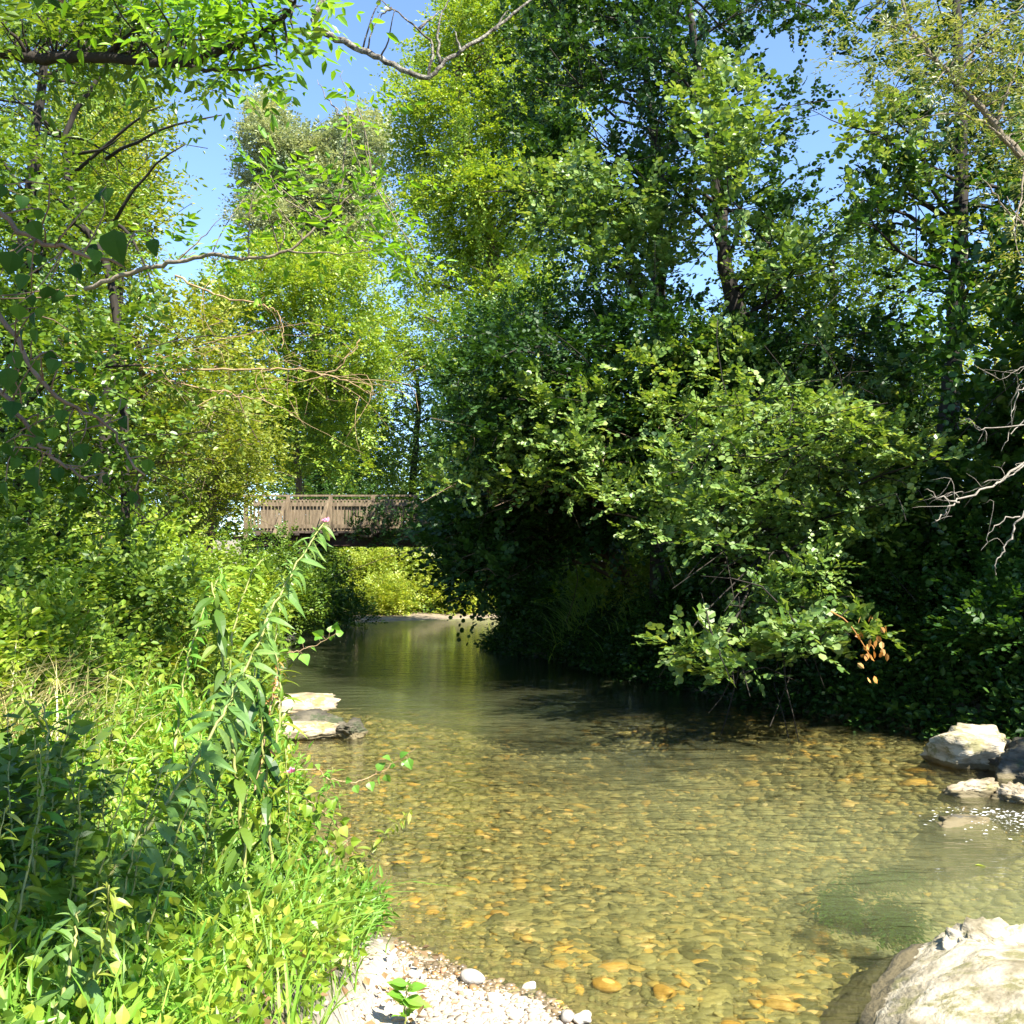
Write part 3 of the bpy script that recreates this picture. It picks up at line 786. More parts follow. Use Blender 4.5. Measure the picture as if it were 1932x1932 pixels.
tree('alder_tree', 'large shaded alder filling the sky left of the black trunk', 'tree', T_(1250, 19.5, [(1245, 700), (1240, 430), (1235, 250), (1200, 20)]),
     [dict(poly=[(960, 80), (1010, -60), (1280, -80), (1290, 250), (1260, 420), (1180, 480), (1020, 440), (965, 250)], D=19, dD=2.0, n=56, r=.45, ns=54, k=7, L=.34, ls=.085, T=ROUND, droop=.2),
      dict(poly=[(980, 340), (1100, 310), (1260, 400), (1300, 500), (1200, 530), (1060, 470)], D=15.5, dD=.7, n=18, r=.3, ns=46, k=7, L=.32, ls=.085, T=ROUND, mi=1)],
     [M['bark'], [M['alder'], M['lit_glossy']]], .2, limbs=36)
tree('alder_tree', 'slender alder with a straight dark trunk near the right edge', 'tree', T_(1785, 13, [(1790, 790), (1805, 560), (1815, 300), (1808, 100), (1800, -80)]),
     [dict(poly=[(1600, 60), (1640, -60), (1900, -100), (2060, 60), (2060, 420), (1930, 470), (1860, 620), (1690, 520), (1620, 380)], D=13.5, dD=1.5, n=40, r=.30, ns=34, k=7, L=.3, ls=.08, T=ROUND, droop=.2),
      dict(poly=[(1600, 230), (1700, 200), (1760, 300), (1740, 480), (1620, 420)], D=12.5, dD=.5, n=10, r=.24, ns=36, k=7, L=.3, ls=.08, T=ROUND, mi=1)],
     [M['bark'], [M['alder'], M['lit_glossy']]], .15, limbs=30)
tree('shrub_tree', 'dense dark alder thicket in the middle of the right bank', 'tree', T_(1150, 19.5, [(1150, 900), (1160, 760), (1170, 640)]),
     [dict(poly=[(930, 640), (1000, 540), (1250, 520), (1290, 640), (1280, 900), (1000, 960), (880, 900), (900, 720)], D=19.5, dD=1.5, n=95, r=.5, ns=52, k=7, L=.34, ls=.08, T=OVAL, droop=.2)],
     [M['bark'], M['deep']], .13, limbs=30)
tree('shrub_tree', 'mid green thicket between the two black alder trunks', 'tree', T_(1560, 17, [(1560, 800), (1570, 600), (1570, 480)]),
     [dict(poly=[(1400, 560), (1500, 440), (1640, 430), (1740, 560), (1780, 760), (1700, 830), (1420, 820), (1330, 700)], D=17, dD=1.5, n=78, r=.45, ns=50, k=7, L=.32, ls=.075, T=OVAL, droop=.2)],
     [M['bark'], M['mid']], .12, limbs=30)
tree('shrub_tree', 'sunny lime green bush glowing behind the right-edge trunk', 'tree', T_(1880, 21, [(1880, 900), (1880, 720), (1880, 640)]),
     [dict(poly=[(1740, 620), (1860, 560), (1990, 520), (2050, 700), (1990, 900), (1760, 900), (1700, 760)], D=21, dD=1.5, n=46, r=.55, ns=60, k=7, L=.36, ls=.085, T=KITE)],
     [M['brown_bark'], M['lime']], .12)
tree('shrub_tree', 'dark shaded thicket below the black alder trunk', 'tree', T_(1360, 15, [(1360, 900), (1370, 760), (1380, 700)]),
     [dict(poly=[(1240, 640), (1420, 660), (1500, 760), (1480, 900), (1300, 960), (1200, 900)], D=15.5, dD=1.2, n=60, r=.42, ns=52, k=7, L=.3, ls=.075, T=OVAL, droop=.2)],
     [M['bark'], M['deep']], .12, limbs=24)
tree('shrub_tree', 'wide dark alder thicket joining the trees above the overhanging boughs', 'tree', T_(1240, 16, [(1240, 900), (1250, 800), (1260, 700)]),
     [dict(poly=[(860, 700), (1000, 600), (1300, 580), (1450, 640), (1700, 620), (1800, 800), (1700, 860), (1250, 900), (900, 900)], D=15.0, dD=1.2, n=120, r=.34, ns=52, k=7, L=.3, ls=.07, T=ROUND, droop=.2, flat=.5),
      dict(poly=[(900, 760), (1300, 620), (1700, 640), (1780, 780), (1300, 800)], D=13.9, dD=.5, n=22, r=.26, ns=36, k=7, L=.26, ls=.068, T=ROUND, mi=1, flat=.4)],
     [M['bark'], [M['alder'], M['lit_glossy']]], .12, limbs=34)
# leaning / overhanging alders at the waterline
tree('leaning_alder', 'alder with a leaning brown trunk and drooping dark boughs beside the bridge', 'tree',
     np.vstack([gpt(*P(1215, 1110, 18.6)[:2]), px_path([(1190, 1092, 18.4), (1150, 1030, 18), (1110, 940, 17.4), (1080, 860, 16.6)])]),
     [dict(poly=[(820, 960), (960, 900), (1180, 900), (1220, 980), (1120, 1010), (1000, 1030), (940, 1120), (880, 1130), (840, 1060)], D=17.0, dD=1.4, n=76, r=.42, ns=56, k=7, L=.32, ls=.08, T=ROUND, droop=.35),
      dict(poly=[(1030, 800), (1290, 780), (1290, 1010), (1180, 1020), (1060, 960)], D=13.4, dD=.5, n=15, r=.26, ns=26, k=7, L=.24, ls=.065, T=ROUND, mi=1, flat=.35),
      dict(poly=[(830, 900), (900, 850), (960, 800), (1050, 830), (1180, 850), (1170, 900), (1000, 930), (860, 930)], D=14.4, dD=.5, n=18, r=.26, ns=26, k=7, L=.26, ls=.07, T=ROUND, mi=1, flat=.35)],
     [M['brown_bark'], [M['alder'], M['lit_glossy']]], .14, limbs=34)
tree('leaning_alder', 'alder overhanging the water, its shiny leaves coloured pale as if sunlit', 'tree',
     np.vstack([gpt(*P(1460, 1110, 14.6)[:2]), px_path([(1400, 1085, 14.2), (1345, 1040, 13.8), (1380, 930, 13), (1450, 820, 12)])]),
     [dict(poly=[(1250, 880), (1330, 800), (1430, 720), (1560, 760), (1700, 800), (1765, 870), (1690, 950), (1640, 1030), (1540, 1090), (1470, 1120), (1340, 1040), (1260, 1000)], D=11.2, dD=1.2, n=66, r=.27, ns=34, k=7, L=.22, ls=.058, T=ROUND, flat=.35),
      dict(poly=[(1240, 1210), (1320, 1195), (1420, 1210), (1600, 1160), (1655, 1190), (1560, 1230), (1440, 1250), (1380, 1290), (1300, 1230)], D=9.9, dD=.3, n=15, r=.22, ns=17, k=7, L=.22, ls=.075, T=ROUND, flat=.4),
      dict(poly=[(1450, 1080), (1540, 1080), (1540, 1170), (1380, 1190), (1400, 1120)], D=10.8, dD=.4, n=8, r=.22, ns=18, k=7, L=.22, ls=.072, T=ROUND),
      dict(poly=[(1180, 900), (1280, 850), (1500, 740), (1700, 820), (1640, 980), (1420, 1100), (1200, 1040)], D=13.2, dD=.9, n=30, r=.32, ns=30, k=7, L=.26, ls=.072, T=ROUND, mi=1)],
     [M['bark'], [M['lit_glossy'], M['alder']]], .12, limbs=48)
# trees standing at the right, their crowns over the dark bank
def ball(c, rad, n):
    o = rvec(n) * R.random((n, 1)) ** .4
    return np.asarray(c) + o * np.asarray(rad)
tree('shade_tree', 'dark leafy tree on the right bank throwing the deep shade', 'tree', [gpt(6.3, 10.4), (6.3, 10.4, 2.5), (6.5, 10.3, 4.5), (6.6, 10.2, 6.3)],
     [dict(pts=ball((6.6, 10.2, 4.6), (2.0, 1.9, 2.0), 70), r=.5, ns=48, k=7, L=.34, ls=.085, T=ROUND),
      dict(pts=ball((5.6, 12.2, 2.4), (1.3, 1.2, 1.4), 36), r=.42, ns=46, k=7, L=.32, ls=.08, T=ROUND)],
     [M['bark'], M['deep']], .14, limbs=26)
tree('shade_tree', 'unseen dark hazel right of the rocks, its crown shaped to shade the bank', 'tree', [gpt(6.6, 8.6), (6.5, 8.6, 1.8), (6.4, 8.5, 3.4), (6.5, 8.4, 4.9)],  # out of view, crown shaped to keep the right bank dark
     [dict(pts=ball((7.0, 8.9, 3.0), (1.3, 1.2, 1.6), 54), r=.42, ns=46, k=7, L=.32, ls=.08, T=ROUND)],
     [M['bark'], M['deep']], .10, limbs=22)

tree('shade_tree', 'unseen young dark tree added past the right edge to shade the rocks', 'tree', [gpt(8.0, 5.3), (8.0, 5.3, 1.8), (7.8, 5.3, 3.2), (7.7, 5.3, 4.6)],  # out of view, added to throw shade on the right rocks
     [dict(pts=ball((7.7, 5.3, 4.2), (1.0, 1.0, 1.1), 34), r=.4, ns=44, k=7, L=.3, ls=.08, T=ROUND)],
     [M['bark'], M['deep']], .09, limbs=18)
for i_, (x_, y_, rad, lb_) in enumerate(((.35, 20.9, (.6, .5, .8), 'low dark shrub drooping to the water behind the pale driftwood'), (2.9, 15.9, (.7, .5, .6), 'low dark shrub at the waterline left of the overhanging alder'), (3.5, 13.4, (.9, .6, .8), 'low black-green shrub at the waterline under the overhanging alder'), (4.5, 11.9, (.9, .6, .9), 'low black-green shrub at the waterline left of the peaked rock'), (5.2, 10.2, (.8, .6, .9), 'low black-green shrub touching the peaked rock'))):
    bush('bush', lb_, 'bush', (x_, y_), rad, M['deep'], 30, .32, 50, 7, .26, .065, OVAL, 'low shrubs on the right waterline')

# ------------------------------------------------------------------ left bank trees
tree('ash_tree', 'multi-stemmed dark-trunked ash at the left edge with a sunlit crown', 'tree', T_(40, 9, [(45, 700), (50, 430), (80, 150), (100, -120)]),
     [dict(poly=[(-180, 100), (60, 150), (190, 180), (250, 330), (270, 480), (200, 600), (-180, 700)], D=11, dD=1.4, n=76, r=.42, ns=46, k=9, L=.3, ls=.068, T=ASHT, opposite=True, droop=.25),
      dict(poly=[(-150, -80), (240, -60), (330, 80), (340, 140), (200, 160), (-150, 120)], D=10, dD=1.5, n=44, r=.42, ns=46, k=9, L=.3, ls=.068, T=ASHT, opposite=True, droop=.25, mi=1),
      dict(poly=[(-150, 250), (130, 300), (160, 600), (260, 620), (300, 900), (180, 960), (-150, 1000)], D=8.0, dD=.6, n=60, r=.34, ns=36, k=7, L=.26, ls=.06, T=OVAL, droop=.25, mi=1)],
     [M['bark'], [M['bright'], M['mid']]], .085, limbs=40)
tree('maple_tree', 'sunlit maple crown edging the blue sky on the left', 'tree', T_(190, 15, [(200, 800), (225, 560), (200, 360), (190, 200)]),
     [dict(poly=[(140, 190), (230, 160), (275, 210), (280, 320), (285, 390), (240, 460), (190, 560), (150, 480), (140, 320)], D=15.5, dD=1.3, n=52, r=.45, ns=46, k=7, L=.34, ls=.085, T=KITE, droop=.2)],
     [M['bark'], M['yellow']], .11, limbs=34)
q = MB(); pp = smooth_path(np.vstack([gpt(*P(250, 1060, 8.4)[:2]), px_path([(220, 590, 8.6), (145, 400, 8.6), (125, 250, 8.6), (200, 120, 8.6), (240, -30, 8.6)])]), 6, .012)
e = thing('bare_sapling', 'thin dark crooked sapling in front of the left ash', 'tree', pp[0])
tube(q, pp, np.linspace(.04, .016, len(pp)), 8)
for a, b_ in (((135, 330), (300, 200)), ((125, 260), (20, 180)), ((150, 420), (60, 340)), ((200, 300), (420, 220)), ((215, 420), (350, 270)), ((215, 420), (290, 560)), ((100, 470), (190, 390)), ((130, 290), (230, 260))):
    A = P(*a, 8.6); B = P(*b_, 8.3); pth = limb(q, A, B, .018, .005, .1)
q.build('trunk', M['bark'], e, smooth=True)
lb = MB(); clump_fill(lb, P(np.array([300, 90, 60, 230, 130.]), np.array([200, 180, 330, 250, 90.]), 8.4), .3, 12, 7, .25, .06, LANCE6)
lb.build('leaves', M['mid'], e)

# ash boughs reaching in from the upper left
def bough(name, label, path, r, wood, subs, leafspec, cat='branch', mat=None):
    pth = smooth_path(px_path(path), 6, .006)
    e = thing(name, label, cat, pth[0])
    b_ = MB(); tube(b_, pth, np.linspace(r, r * .25, len(pth)), 8, wob=.04)
    for s in subs:
        sp = smooth_path(px_path(s), 5, .006); tube(b_, sp, np.linspace(r * .38, r * .08, len(sp)), 5)
    lb = MB()
    for sp in leafspec:
        sp = dict(sp); poly = sp.pop('poly'); n = sp.pop('n'); D = sp.pop('D'); dD = sp.pop('dD')
        qq = sample_poly(poly, n); C = P(qq[:, 0], qq[:, 1], D + R.uniform(-dD, dD, len(qq)))
        for c_ in C:
            j = int(np.argmin(np.linalg.norm(pth - c_, axis=1))); limb(b_, pth[j], c_, r * .22, .003, .12, 4)
        clump_fill(lb, C, **sp)
    b_.build('wood', wood, e, smooth=True)
    if leafspec: lb.build('leaves', mat, e)
    return e
ASHL = dict(k=9, opposite=True, T=ASHT, L=.24, ls=.07, ang=60, jit=.2, nj=.25, droop=.3)
bough('ash_branch', 'dark ash bough with bright compound leaves across the top left', [(-80, 80, 5.2), (60, 108, 5.2), (190, 108, 5.1), (330, 120, 5.0), (420, 96, 4.9), (500, 60, 4.8), (560, 8, 4.7)], .036, M['bark'],
      [[(60, 108, 5.2), (20, 60, 5.1), (-30, 20, 5)], [(190, 108, 5.1), (250, 60, 5), (300, 10, 4.9)], [(330, 120, 5), (420, 135, 4.9), (520, 120, 4.8)]],
      [dict(poly=[(200, 0), (580, -30), (560, 80), (500, 110), (440, 100), (300, 60)], D=4.9, dD=.35, n=34, r=.18, ns=9, **ASHL),
       dict(poly=[(-40, 0), (300, 0), (330, 90), (80, 100), (-40, 80)], D=5.4, dD=.45, n=36, r=.22, ns=10, mi=1, **ASHL),
       dict(poly=[(320, 110), (380, 105), (520, 90), (540, 110), (520, 125), (390, 130)], D=4.9, dD=.2, n=6, r=.1, ns=6, mi=1, **ASHL)], mat=[M['ash'], M['mid']])
bough('ash_branch', 'pale ash bough with upright bright shoots in the sky gap', [(160, 545, 6.4), (260, 510, 6.3), (330, 497, 6.2), (400, 480, 6.1), (470, 486, 6.0), (540, 472, 6.0), (600, 425, 6.0), (660, 370, 6.0), (700, 340, 6)], .016, M['pale_bark'],
      [[(640, 400, 6), (650, 300, 6), (655, 210, 6), (645, 130, 6)], [(655, 230, 6), (620, 190, 6), (598, 150, 6)], [(470, 486, 6), (470, 400, 6), (490, 330, 6)], [(540, 472, 6), (640, 480, 5.9), (720, 470, 5.8)], [(330, 497, 6.2), (380, 450, 6.2), (430, 400, 6.2)]],
      [dict(poly=[(470, 320), (500, 300), (560, 390), (620, 340), (730, 320), (750, 400), (810, 480), (760, 500), (640, 460), (500, 420), (440, 340)], D=6.0, dD=.35, n=24, r=.11, ns=5, **ASHL),
       dict(poly=[(280, 460), (420, 460), (480, 480), (420, 500), (300, 495)], D=6.2, dD=.25, n=5, r=.12, ns=5, **ASHL),
       dict(poly=[(640, 190), (690, 195), (690, 230), (640, 240)], D=6, dD=.15, n=3, r=.1, ns=5, **ASHL)], mat=[M['ash']])
bough('lichen_branch', 'bent lichen-covered grey branch hanging into the sky at the top', [(660, -80, 7), (605, 10, 7), (597, 48, 7), (660, 84, 7), (730, 115, 6.9), (806, 147, 6.8), (850, 108, 6.8), (930, 58, 6.9), (1010, -10, 7)], .032, M['lichen'],
      [[(806, 147, 6.8), (818, 95, 6.8), (790, 55, 6.8), (740, 15, 6.8), (700, -10, 6.8)], [(830, 122, 6.8), (825, 60, 6.8), (840, 10, 6.8), (870, -40, 6.8)], [(790, 55, 6.8), (830, 20, 6.9)], [(930, 58, 6.9), (960, 20, 6.9)], [(740, 15, 6.8), (715, 30, 6.8)], [(870, 98, 6.8), (858, 55, 6.8)]],
      [dict(poly=[(700, -20), (760, -10), (760, 40), (710, 30)], D=6.8, dD=.2, n=3, r=.12, ns=3, k=4, L=.15, ls=.04, T=OVAL)], mat=[M['mid']])

def twiggy(name, label, paths, r, mat, n_sub, cat='branch', seed_len=.35, leaf=None):
    P0 = smooth_path(px_path(paths[0]), 7, .008); e = thing(name, label, cat, P0[0]); b_ = MB(); allp = []
    for i, pth in enumerate(paths):
        sp = smooth_path(px_path(pth), 7, .008); rr_ = r if i == 0 else r * .6
        tube(b_, sp, np.linspace(rr_, rr_ * .22, len(sp)), 6, wob=.03); allp.append(sp)
    for _ in range(n_sub):
        sp = allp[R.integers(len(allp))]; j = R.integers(2, len(sp) - 1)
        d = nrm(sp[j] - sp[j - 1]); dirn = nrm(d * .8 + R.normal(size=3) * .6)
        l = seed_len * R.uniform(.35, 1.2); pth = limb(b_, sp[j], sp[j] + dirn * l, r * .22, r * .07, .3, 4)
        if R.random() < .6:
            limb(b_, pth[len(pth) // 2], pth[-1] + R.normal(size=3) * l * .4, r * .14, r * .05, .3, 4, 4)
    b_.build('wood', mat, e, smooth=True)
    if leaf:
        lb = MB(); allq = np.concatenate(allp); C = allq[R.integers(3, len(allq), leaf[0])]
        clump_fill(lb, C, leaf[1], 4, 4, .12, leaf[2], OVAL); lb.build('leaves', leaf[3], e)
    return e
twiggy('bare_branch', 'long tan leafless branch lying level before the left hazel', [[(160, 715, 8), (215, 700, 8), (300, 694, 7.9), (420, 697, 7.8), (540, 696, 7.7), (620, 708, 7.6), (700, 740, 7.5)],
        [(110, 640, 8), (215, 672, 8), (330, 720, 7.9), (450, 745, 7.8), (520, 765, 7.7), (560, 785, 7.7)]], .013, M['twig'], 30, seed_len=.7)
twiggy('bare_branch', 'curved dry twig arching above the level bare branch', [[(330, 520, 7.5), (420, 560, 7.4), (500, 575, 7.3), (530, 600, 7.3), (533, 660, 7.2)], [(380, 650, 7.4), (470, 630, 7.3), (540, 600, 7.2)], [(680, 640, 7.2), (640, 690, 7.2), (560, 720, 7.2), (480, 700, 7.3)]], .008, M['twig'], 16, seed_len=.5)
twiggy('dead_branch', 'grey dead branch with bare forked twigs over the dark right bank', [[(2030, 790, 6.4), (1932, 872, 6.3), (1870, 918, 6.2), (1800, 950, 6.1), (1780, 970, 6.1), (1762, 985, 6.1)],
        [(1810, 948, 6.1), (1775, 938, 6.1), (1745, 925, 6.1)], [(1960, 850, 6.3), (1905, 900, 6.2), (1850, 910, 6.2)]], .009, M['deadwood'], 12, seed_len=.16)
twiggy('dead_branch', 'thin drooping dead twigs below the grey dead branch', [[(2000, 880, 6.2), (1925, 975, 6.2), (1905, 1020, 6.2), (1880, 1060, 6.2), (1880, 1085, 6.2)], [(1925, 975, 6.2), (1880, 990, 6.2), (1850, 1040, 6.2)], [(1985, 760, 6.2), (1915, 810, 6.2), (1890, 850, 6.2)], [(1990, 800, 6.2), (1860, 808, 6.2), (1845, 808, 6.2)]], .008, M['deadwood'], 8, seed_len=.16)
twiggy('dead_branch', 'thin upright grey twigs beside the straight trunk at right', [[(2000, 560, 6.6), (1960, 700, 6.6), (1920, 745, 6.6), (1905, 800, 6.6)], [(1990, 650, 6.6), (1935, 690, 6.6), (1880, 720, 6.6)]], .007, M['deadwood'], 12, seed_len=.3)
bough('feathery_branch', 'half-dead pale branch with feathery olive foliage at the upper right', [(2060, 420, 7.2), (1950, 320, 7), (1880, 235, 7), (1800, 150, 7), (1730, 70, 7), (1690, -30, 7)], .034, M['pale_bark'],
      [[(1950, 320, 7), (1870, 240, 6.8), (1790, 215, 6.7), (1720, 225, 6.7)], [(2010, 380, 7), (1930, 420, 6.9), (1880, 370, 6.8), (1850, 330, 6.8)], [(2060, 520, 7), (1960, 470, 6.9), (1900, 370, 6.8)], [(1880, 235, 7), (1920, 120, 7), (1960, 40, 7)], [(1800, 150, 7), (1870, 60, 7), (1930, 10, 7)]],
      [dict(poly=[(1580, 60), (1680, 0), (1800, 30), (1960, 0), (1990, 450), (1930, 520), (1880, 320), (1760, 230), (1640, 150)], D=7, dD=.6, n=44, r=.22, ns=24, k=8, L=.22, ls=.045, T=KITE_N, droop=.25)], mat=[M['feather']])

# dark poplar sprig hanging close to the lens on the left
e = thing('poplar_branch', 'near shaded poplar twig with large dark round leaves at the left', 'branch', P(-60, 300, 2.4))
tw = MB(); lv = MB(); C, Dd, Nn, Sc = [], [], [], []
stems_ = [[(-80, 300, 2.3), (20, 420, 2.3), (120, 470, 2.3), (230, 500, 2.3)], [(-80, 300, 2.3), (-60, 480, 2.5), (30, 640, 2.5), (110, 750, 2.5), (200, 800, 2.6), (270, 900, 2.6)], [(-80, 300, 2.3), (-80, 620, 2.4), (20, 760, 2.4), (90, 850, 2.4), (160, 900, 2.4)], [(-80, 300, 2.3), (-90, 100, 2.1), (-60, -40, 2.0), (60, -30, 2.0), (120, 0, 2.0)]]
for s_ in stems_:
    pth = smooth_path(px_path(s_), 6, .004); tube(tw, pth, np.linspace(.008, .003, len(pth)), 6)
LV = [(215, 470, .085, 2.2), (175, 495, .06, 2.25), (290, 470, .05, 2.4), (65, 905, .062, 2.4), (150, 860, .058, 2.5), (148, 935, .05, 2.5), (100, 825, .05, 2.5), (228, 765, .04, 2.7), (135, 745, .034, 2.7), (280, 880, .04, 2.7), (255, 945, .046, 2.6), (232, 800, .04, 2.7), (200, 370, .04, 2.4), (188, 380, .042, 2.3),
      (20, 690, .06, 2.3), (25, 780, .055, 2.3), (12, 860, .06, 2.3), (60, 440, .055, 2.2), (25, 500, .06, 2.2), (35, 600, .06, 2.2), (95, 10, .055, 1.9), (70, -5, .05, 1.9), (5, 370, .05, 2.1), (90, 680, .045, 2.4), (150, 700, .042, 2.5), (140, 520, .05, 2.3), (90, 560, .05, 2.3), (60, 760, .05, 2.4), (180, 870, .045, 2.5), (215, 830, .04, 2.6), (50, 540, .05, 2.2), (10, 930, .05, 2.3), (240, 880, .042, 2.6), (120, 790, .045, 2.5), (70, 640, .045, 2.4), (170, 760, .04, 2.6), (30, 880, .05, 2.4), (-10, 560, .06, 2.2), (110, 900, .045, 2.4), (200, 910, .045, 2.5), (10, 720, .06, 2.2), (70, 830, .05, 2.4)]
LV += [(float(R.uniform(-30, 200)), float(R.uniform(380, 950)), .045, float(R.uniform(2.3, 2.7))) for _ in range(34)]
for px, py, s_, D in LV:
    C.append(P(px, py - s_ / D * W * .5, D)); Dd.append(np.array([R.normal() * .35, R.normal() * .3, -1])); n_ = np.array([R.normal() * .8, -1, .3 + R.normal() * .7]); Nn.append(n_); Sc.append(s_ * R.uniform(.65, .98))
C, Dd, Nn = map(np.array, (C, Dd, Nn))
lv.inst(POPLAR, C, frames(Dd, Nn), np.array(Sc))
for c_ in C:   # petioles up to the nearest twig
    allp = np.concatenate([smooth_path(px_path(s_), 6) for s_ in stems_]); j = int(np.argmin(np.linalg.norm(allp - c_, axis=1)))
    limb(tw, allp[j], c_, .0022, .0012, .25, 4, 4)
tw.build('twig', M['brown_bark'], e, smooth=True); lv.build('leaves', M['poplar'], e)
# unseen crown above the viewer, its small clump placed to shade that twig
tree('poplar_tree', 'poplar above the viewpoint whose low twig hangs into the left edge', 'tree', [gpt(-3.2, -1.2), (-3.1, -1.1, 2.5), (-2.6, -.6, 4.5), (-1.8, 0, 6.2)],
     [dict(pts=ball((.85, .15, 5.4), (.32, .28, .35), 11), r=.27, ns=40, k=7, L=.3, ls=.075, T=ROUND), dict(pts=ball((-2.2, .2, 6.0), (1.6, 1.4, 1.0), 40), r=.4, ns=30, k=7, L=.3, ls=.075, T=ROUND)],
     [M['bark'], M['poplar']], .14, limbs=26)

# ------------------------------------------------------------------ bushes along the left bank
LB = 'bushes along the left bank'
bush('bush', 'rounded green bush at the water under the left end of the bridge', 'bush', (-5.3, 21.3), (1.5, 1.3, 1.9), M['mid'], 44, .45, 70, 7, .3, .075, KITE, LB)
bush('bush', 'dark bush in the shadow beneath the bridge at left', 'bush', (-5.6, 28.6), (1.5, 1.2, 2.2), M['deep'], 40, .5, 70, 7, .34, .09, KITE, LB)
bush('bush', 'leafy elder bush overlapping the left bridge end', 'bush', (-7.0, 19.2), (1.2, 1.1, 1.5), M['bright'], 36, .42, 60, 7, .3, .07, KITE, LB)
bush('bush', 'bright green bramble mound in the middle of the left bank', 'bush', (-5.3, 15.0), (1.9, 1.4, 1.35), M['bright'], 46, .42, 60, 7, .28, .065, OVAL, LB)
bush('bush', 'yellowish bramble on the left bank below the hazel', 'bush', (-6.6, 13.2), (1.9, 1.4, 1.5), M['yellow'], 44, .42, 60, 7, .28, .065, OVAL, LB)
bush('bush', 'lush nettle-leaved bush under the level bare branch', 'bush', (-4.5, 10.6), (1.5, 1.2, 1.3), M['bright'], 44, .36, 60, 7, .24, .055, OVAL, LB)
bush('bush', 'shady bush at the left edge below the poplar twig', 'bush', (-3.75, 7.9), (1.2, 1.0, 1.45), M['mid'], 42, .34, 60, 7, .24, .06, OVAL, LB)
bush('bush', 'bright vine-covered bush before the rounded bridge bush', 'bush', (-3.9, 12.6), (1.0, 1.0, .9), M['bright'], 30, .34, 60, 7, .24, .055, HEART, LB)
bush('bush', 'yellow-green bush low on the left bank behind the leaning plant', 'bush', (-3.1, 8.6), (1.0, .9, .75), M['yellow'], 30, .3, 55, 7, .2, .045, OVAL, LB)
bush('bush', 'dense fresh bush on the left bank near the straw patch', 'bush', (-3.3, 6.3), (1.0, .8, .8), M['bright'], 34, .3, 55, 7, .2, .05, OVAL, LB)
bush('bush', 'shaded broad-leaved bush in the bottom left corner', 'bush', (-1.85, 3.1), (.5, .45, .45), M['mid'], 26, .2, 30, 6, .18, .06, BROAD, LB)
# far bank under the bridge
FB = 'bushes on the far bank'
for x_, y_, rad, lb_, mt in ((-5.0, 35.4, (1.3, 1.0, 2.0), 'sunlit lime bush left on the far bank under the bridge', 'lime'), (-3.4, 35.2, (1.4, 1.0, 1.9), 'sunlit lime bush in the centre of the far bank under the bridge', 'lime'),
        (-4.3, 33.9, (.8, .5, .8), 'dry tan-green shrub low on the far gravel bar', 'lime'), (-1.6, 35.2, (1.2, .9, 1.5), 'fresh green bush at the right end of the far bar', 'lime'), (-6.9, 34.2, (1.2, 1.0, 2.4), 'taller green bush at the left end of the far bank', 'mid'),
        (-2.0, 39.0, (3.2, 1.5, 4.2), 'tall bank of leaves closing the view under the bridge', 'bright'), (-6.8, 39.0, (3.0, 1.5, 4.6), 'dark leafy bank closing the view behind the left abutment', 'deep'), (2.8, 38.6, (3.0, 1.5, 4.4), 'dark leafy bank closing the view behind the river bend', 'mid')):
    bush('bush', lb_, 'bush', (x_, y_), rad, M[mt], 46 if rad[0] < 2 else 70, .55 if rad[0] < 2 else .8, 70, 7, .38, .10, KITE, FB)
# right bank
RB = 'bushes along the right bank'
for x_, y_, rad, lb_, mt in ((1.0, 24.2, (1.1, 1.0, 2.1), 'dark bush hanging to the water right of the bridge opening', 'alder'), (-.3+.9, 21.6, (.8, .7, 1.3), 'dark bush on the tip of the right bank', 'mid'),
        (2.0, 19.8, (1.0, .9, 1.5), 'shaded bush with thin stems behind the sedge clump', 'bright'), (3.1, 17.6, (1.2, 1.0, 1.4), 'green bush beside the leaning brown trunk', 'lime'),
        (3.9, 14.6, (1.1, 1.0, 1.2), 'dark bush under the overhanging alder', 'deep'), (5.0, 13.2, (1.2, .9, 1.5), 'very dark bush deep in the shade at right', 'deep'), (5.6, 11.4, (.9, .8, 1.3), 'black-green bush behind the peaked rock', 'deep'), (6.3, 9.9, (.9, .7, 1.2), 'dark bush at the right edge behind the rocks', 'deep')):
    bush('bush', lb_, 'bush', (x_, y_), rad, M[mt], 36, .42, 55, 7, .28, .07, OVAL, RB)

# ------------------------------------------------------------------ low growth
def blades(mb, B, h, w, lean, mi=0):
    """grass blades: bases B, heights h"""
    n = len(B); h = np.broadcast_to(h, (n,)) * R.uniform(.6, 1.25, n)
    az = R.uniform(0, 6.28, n); dirn = np.stack([np.cos(az), np.sin(az), 0 * az], -1); sd = np.stack([-np.sin(az + R.normal(size=n)), np.cos(az), 0 * az], -1)
    le = lean * R.uniform(.3, 1.4, n); ws = w * R.uniform(.7, 1.3, n)
    rows = []
    for t, ww in ((0, .7), (.35, 1), (.65, .8), (.86, .5), (1, .05)):
        c = B + UP * (h * (t - .38 * le * t ** 3))[:, None] + dirn * (h * le * t * t)[:, None]
        rows += [c - sd * (ws * ww)[:, None], c + sd * (ws * ww)[:, None]]
    v = np.stack(rows, 1)
    f = np.array([(2 * i, 2 * i + 1, 2 * i + 3, 2 * i + 2) for i in range(4)]).ravel()
    fl = (f[None] + (np.arange(n) * 10)[:, None]).ravel()
    mb.add(v, fl, np.full(n * 4, 4), mi)

def scatter(n, xr, yr, cond):
    x = R.uniform(*xr, n); y = R.uniform(*yr, n); d = sdf(x, y); k = cond(x, y, d)
    return np.stack([x[k], y[k], H(x[k], y[k])], -1)

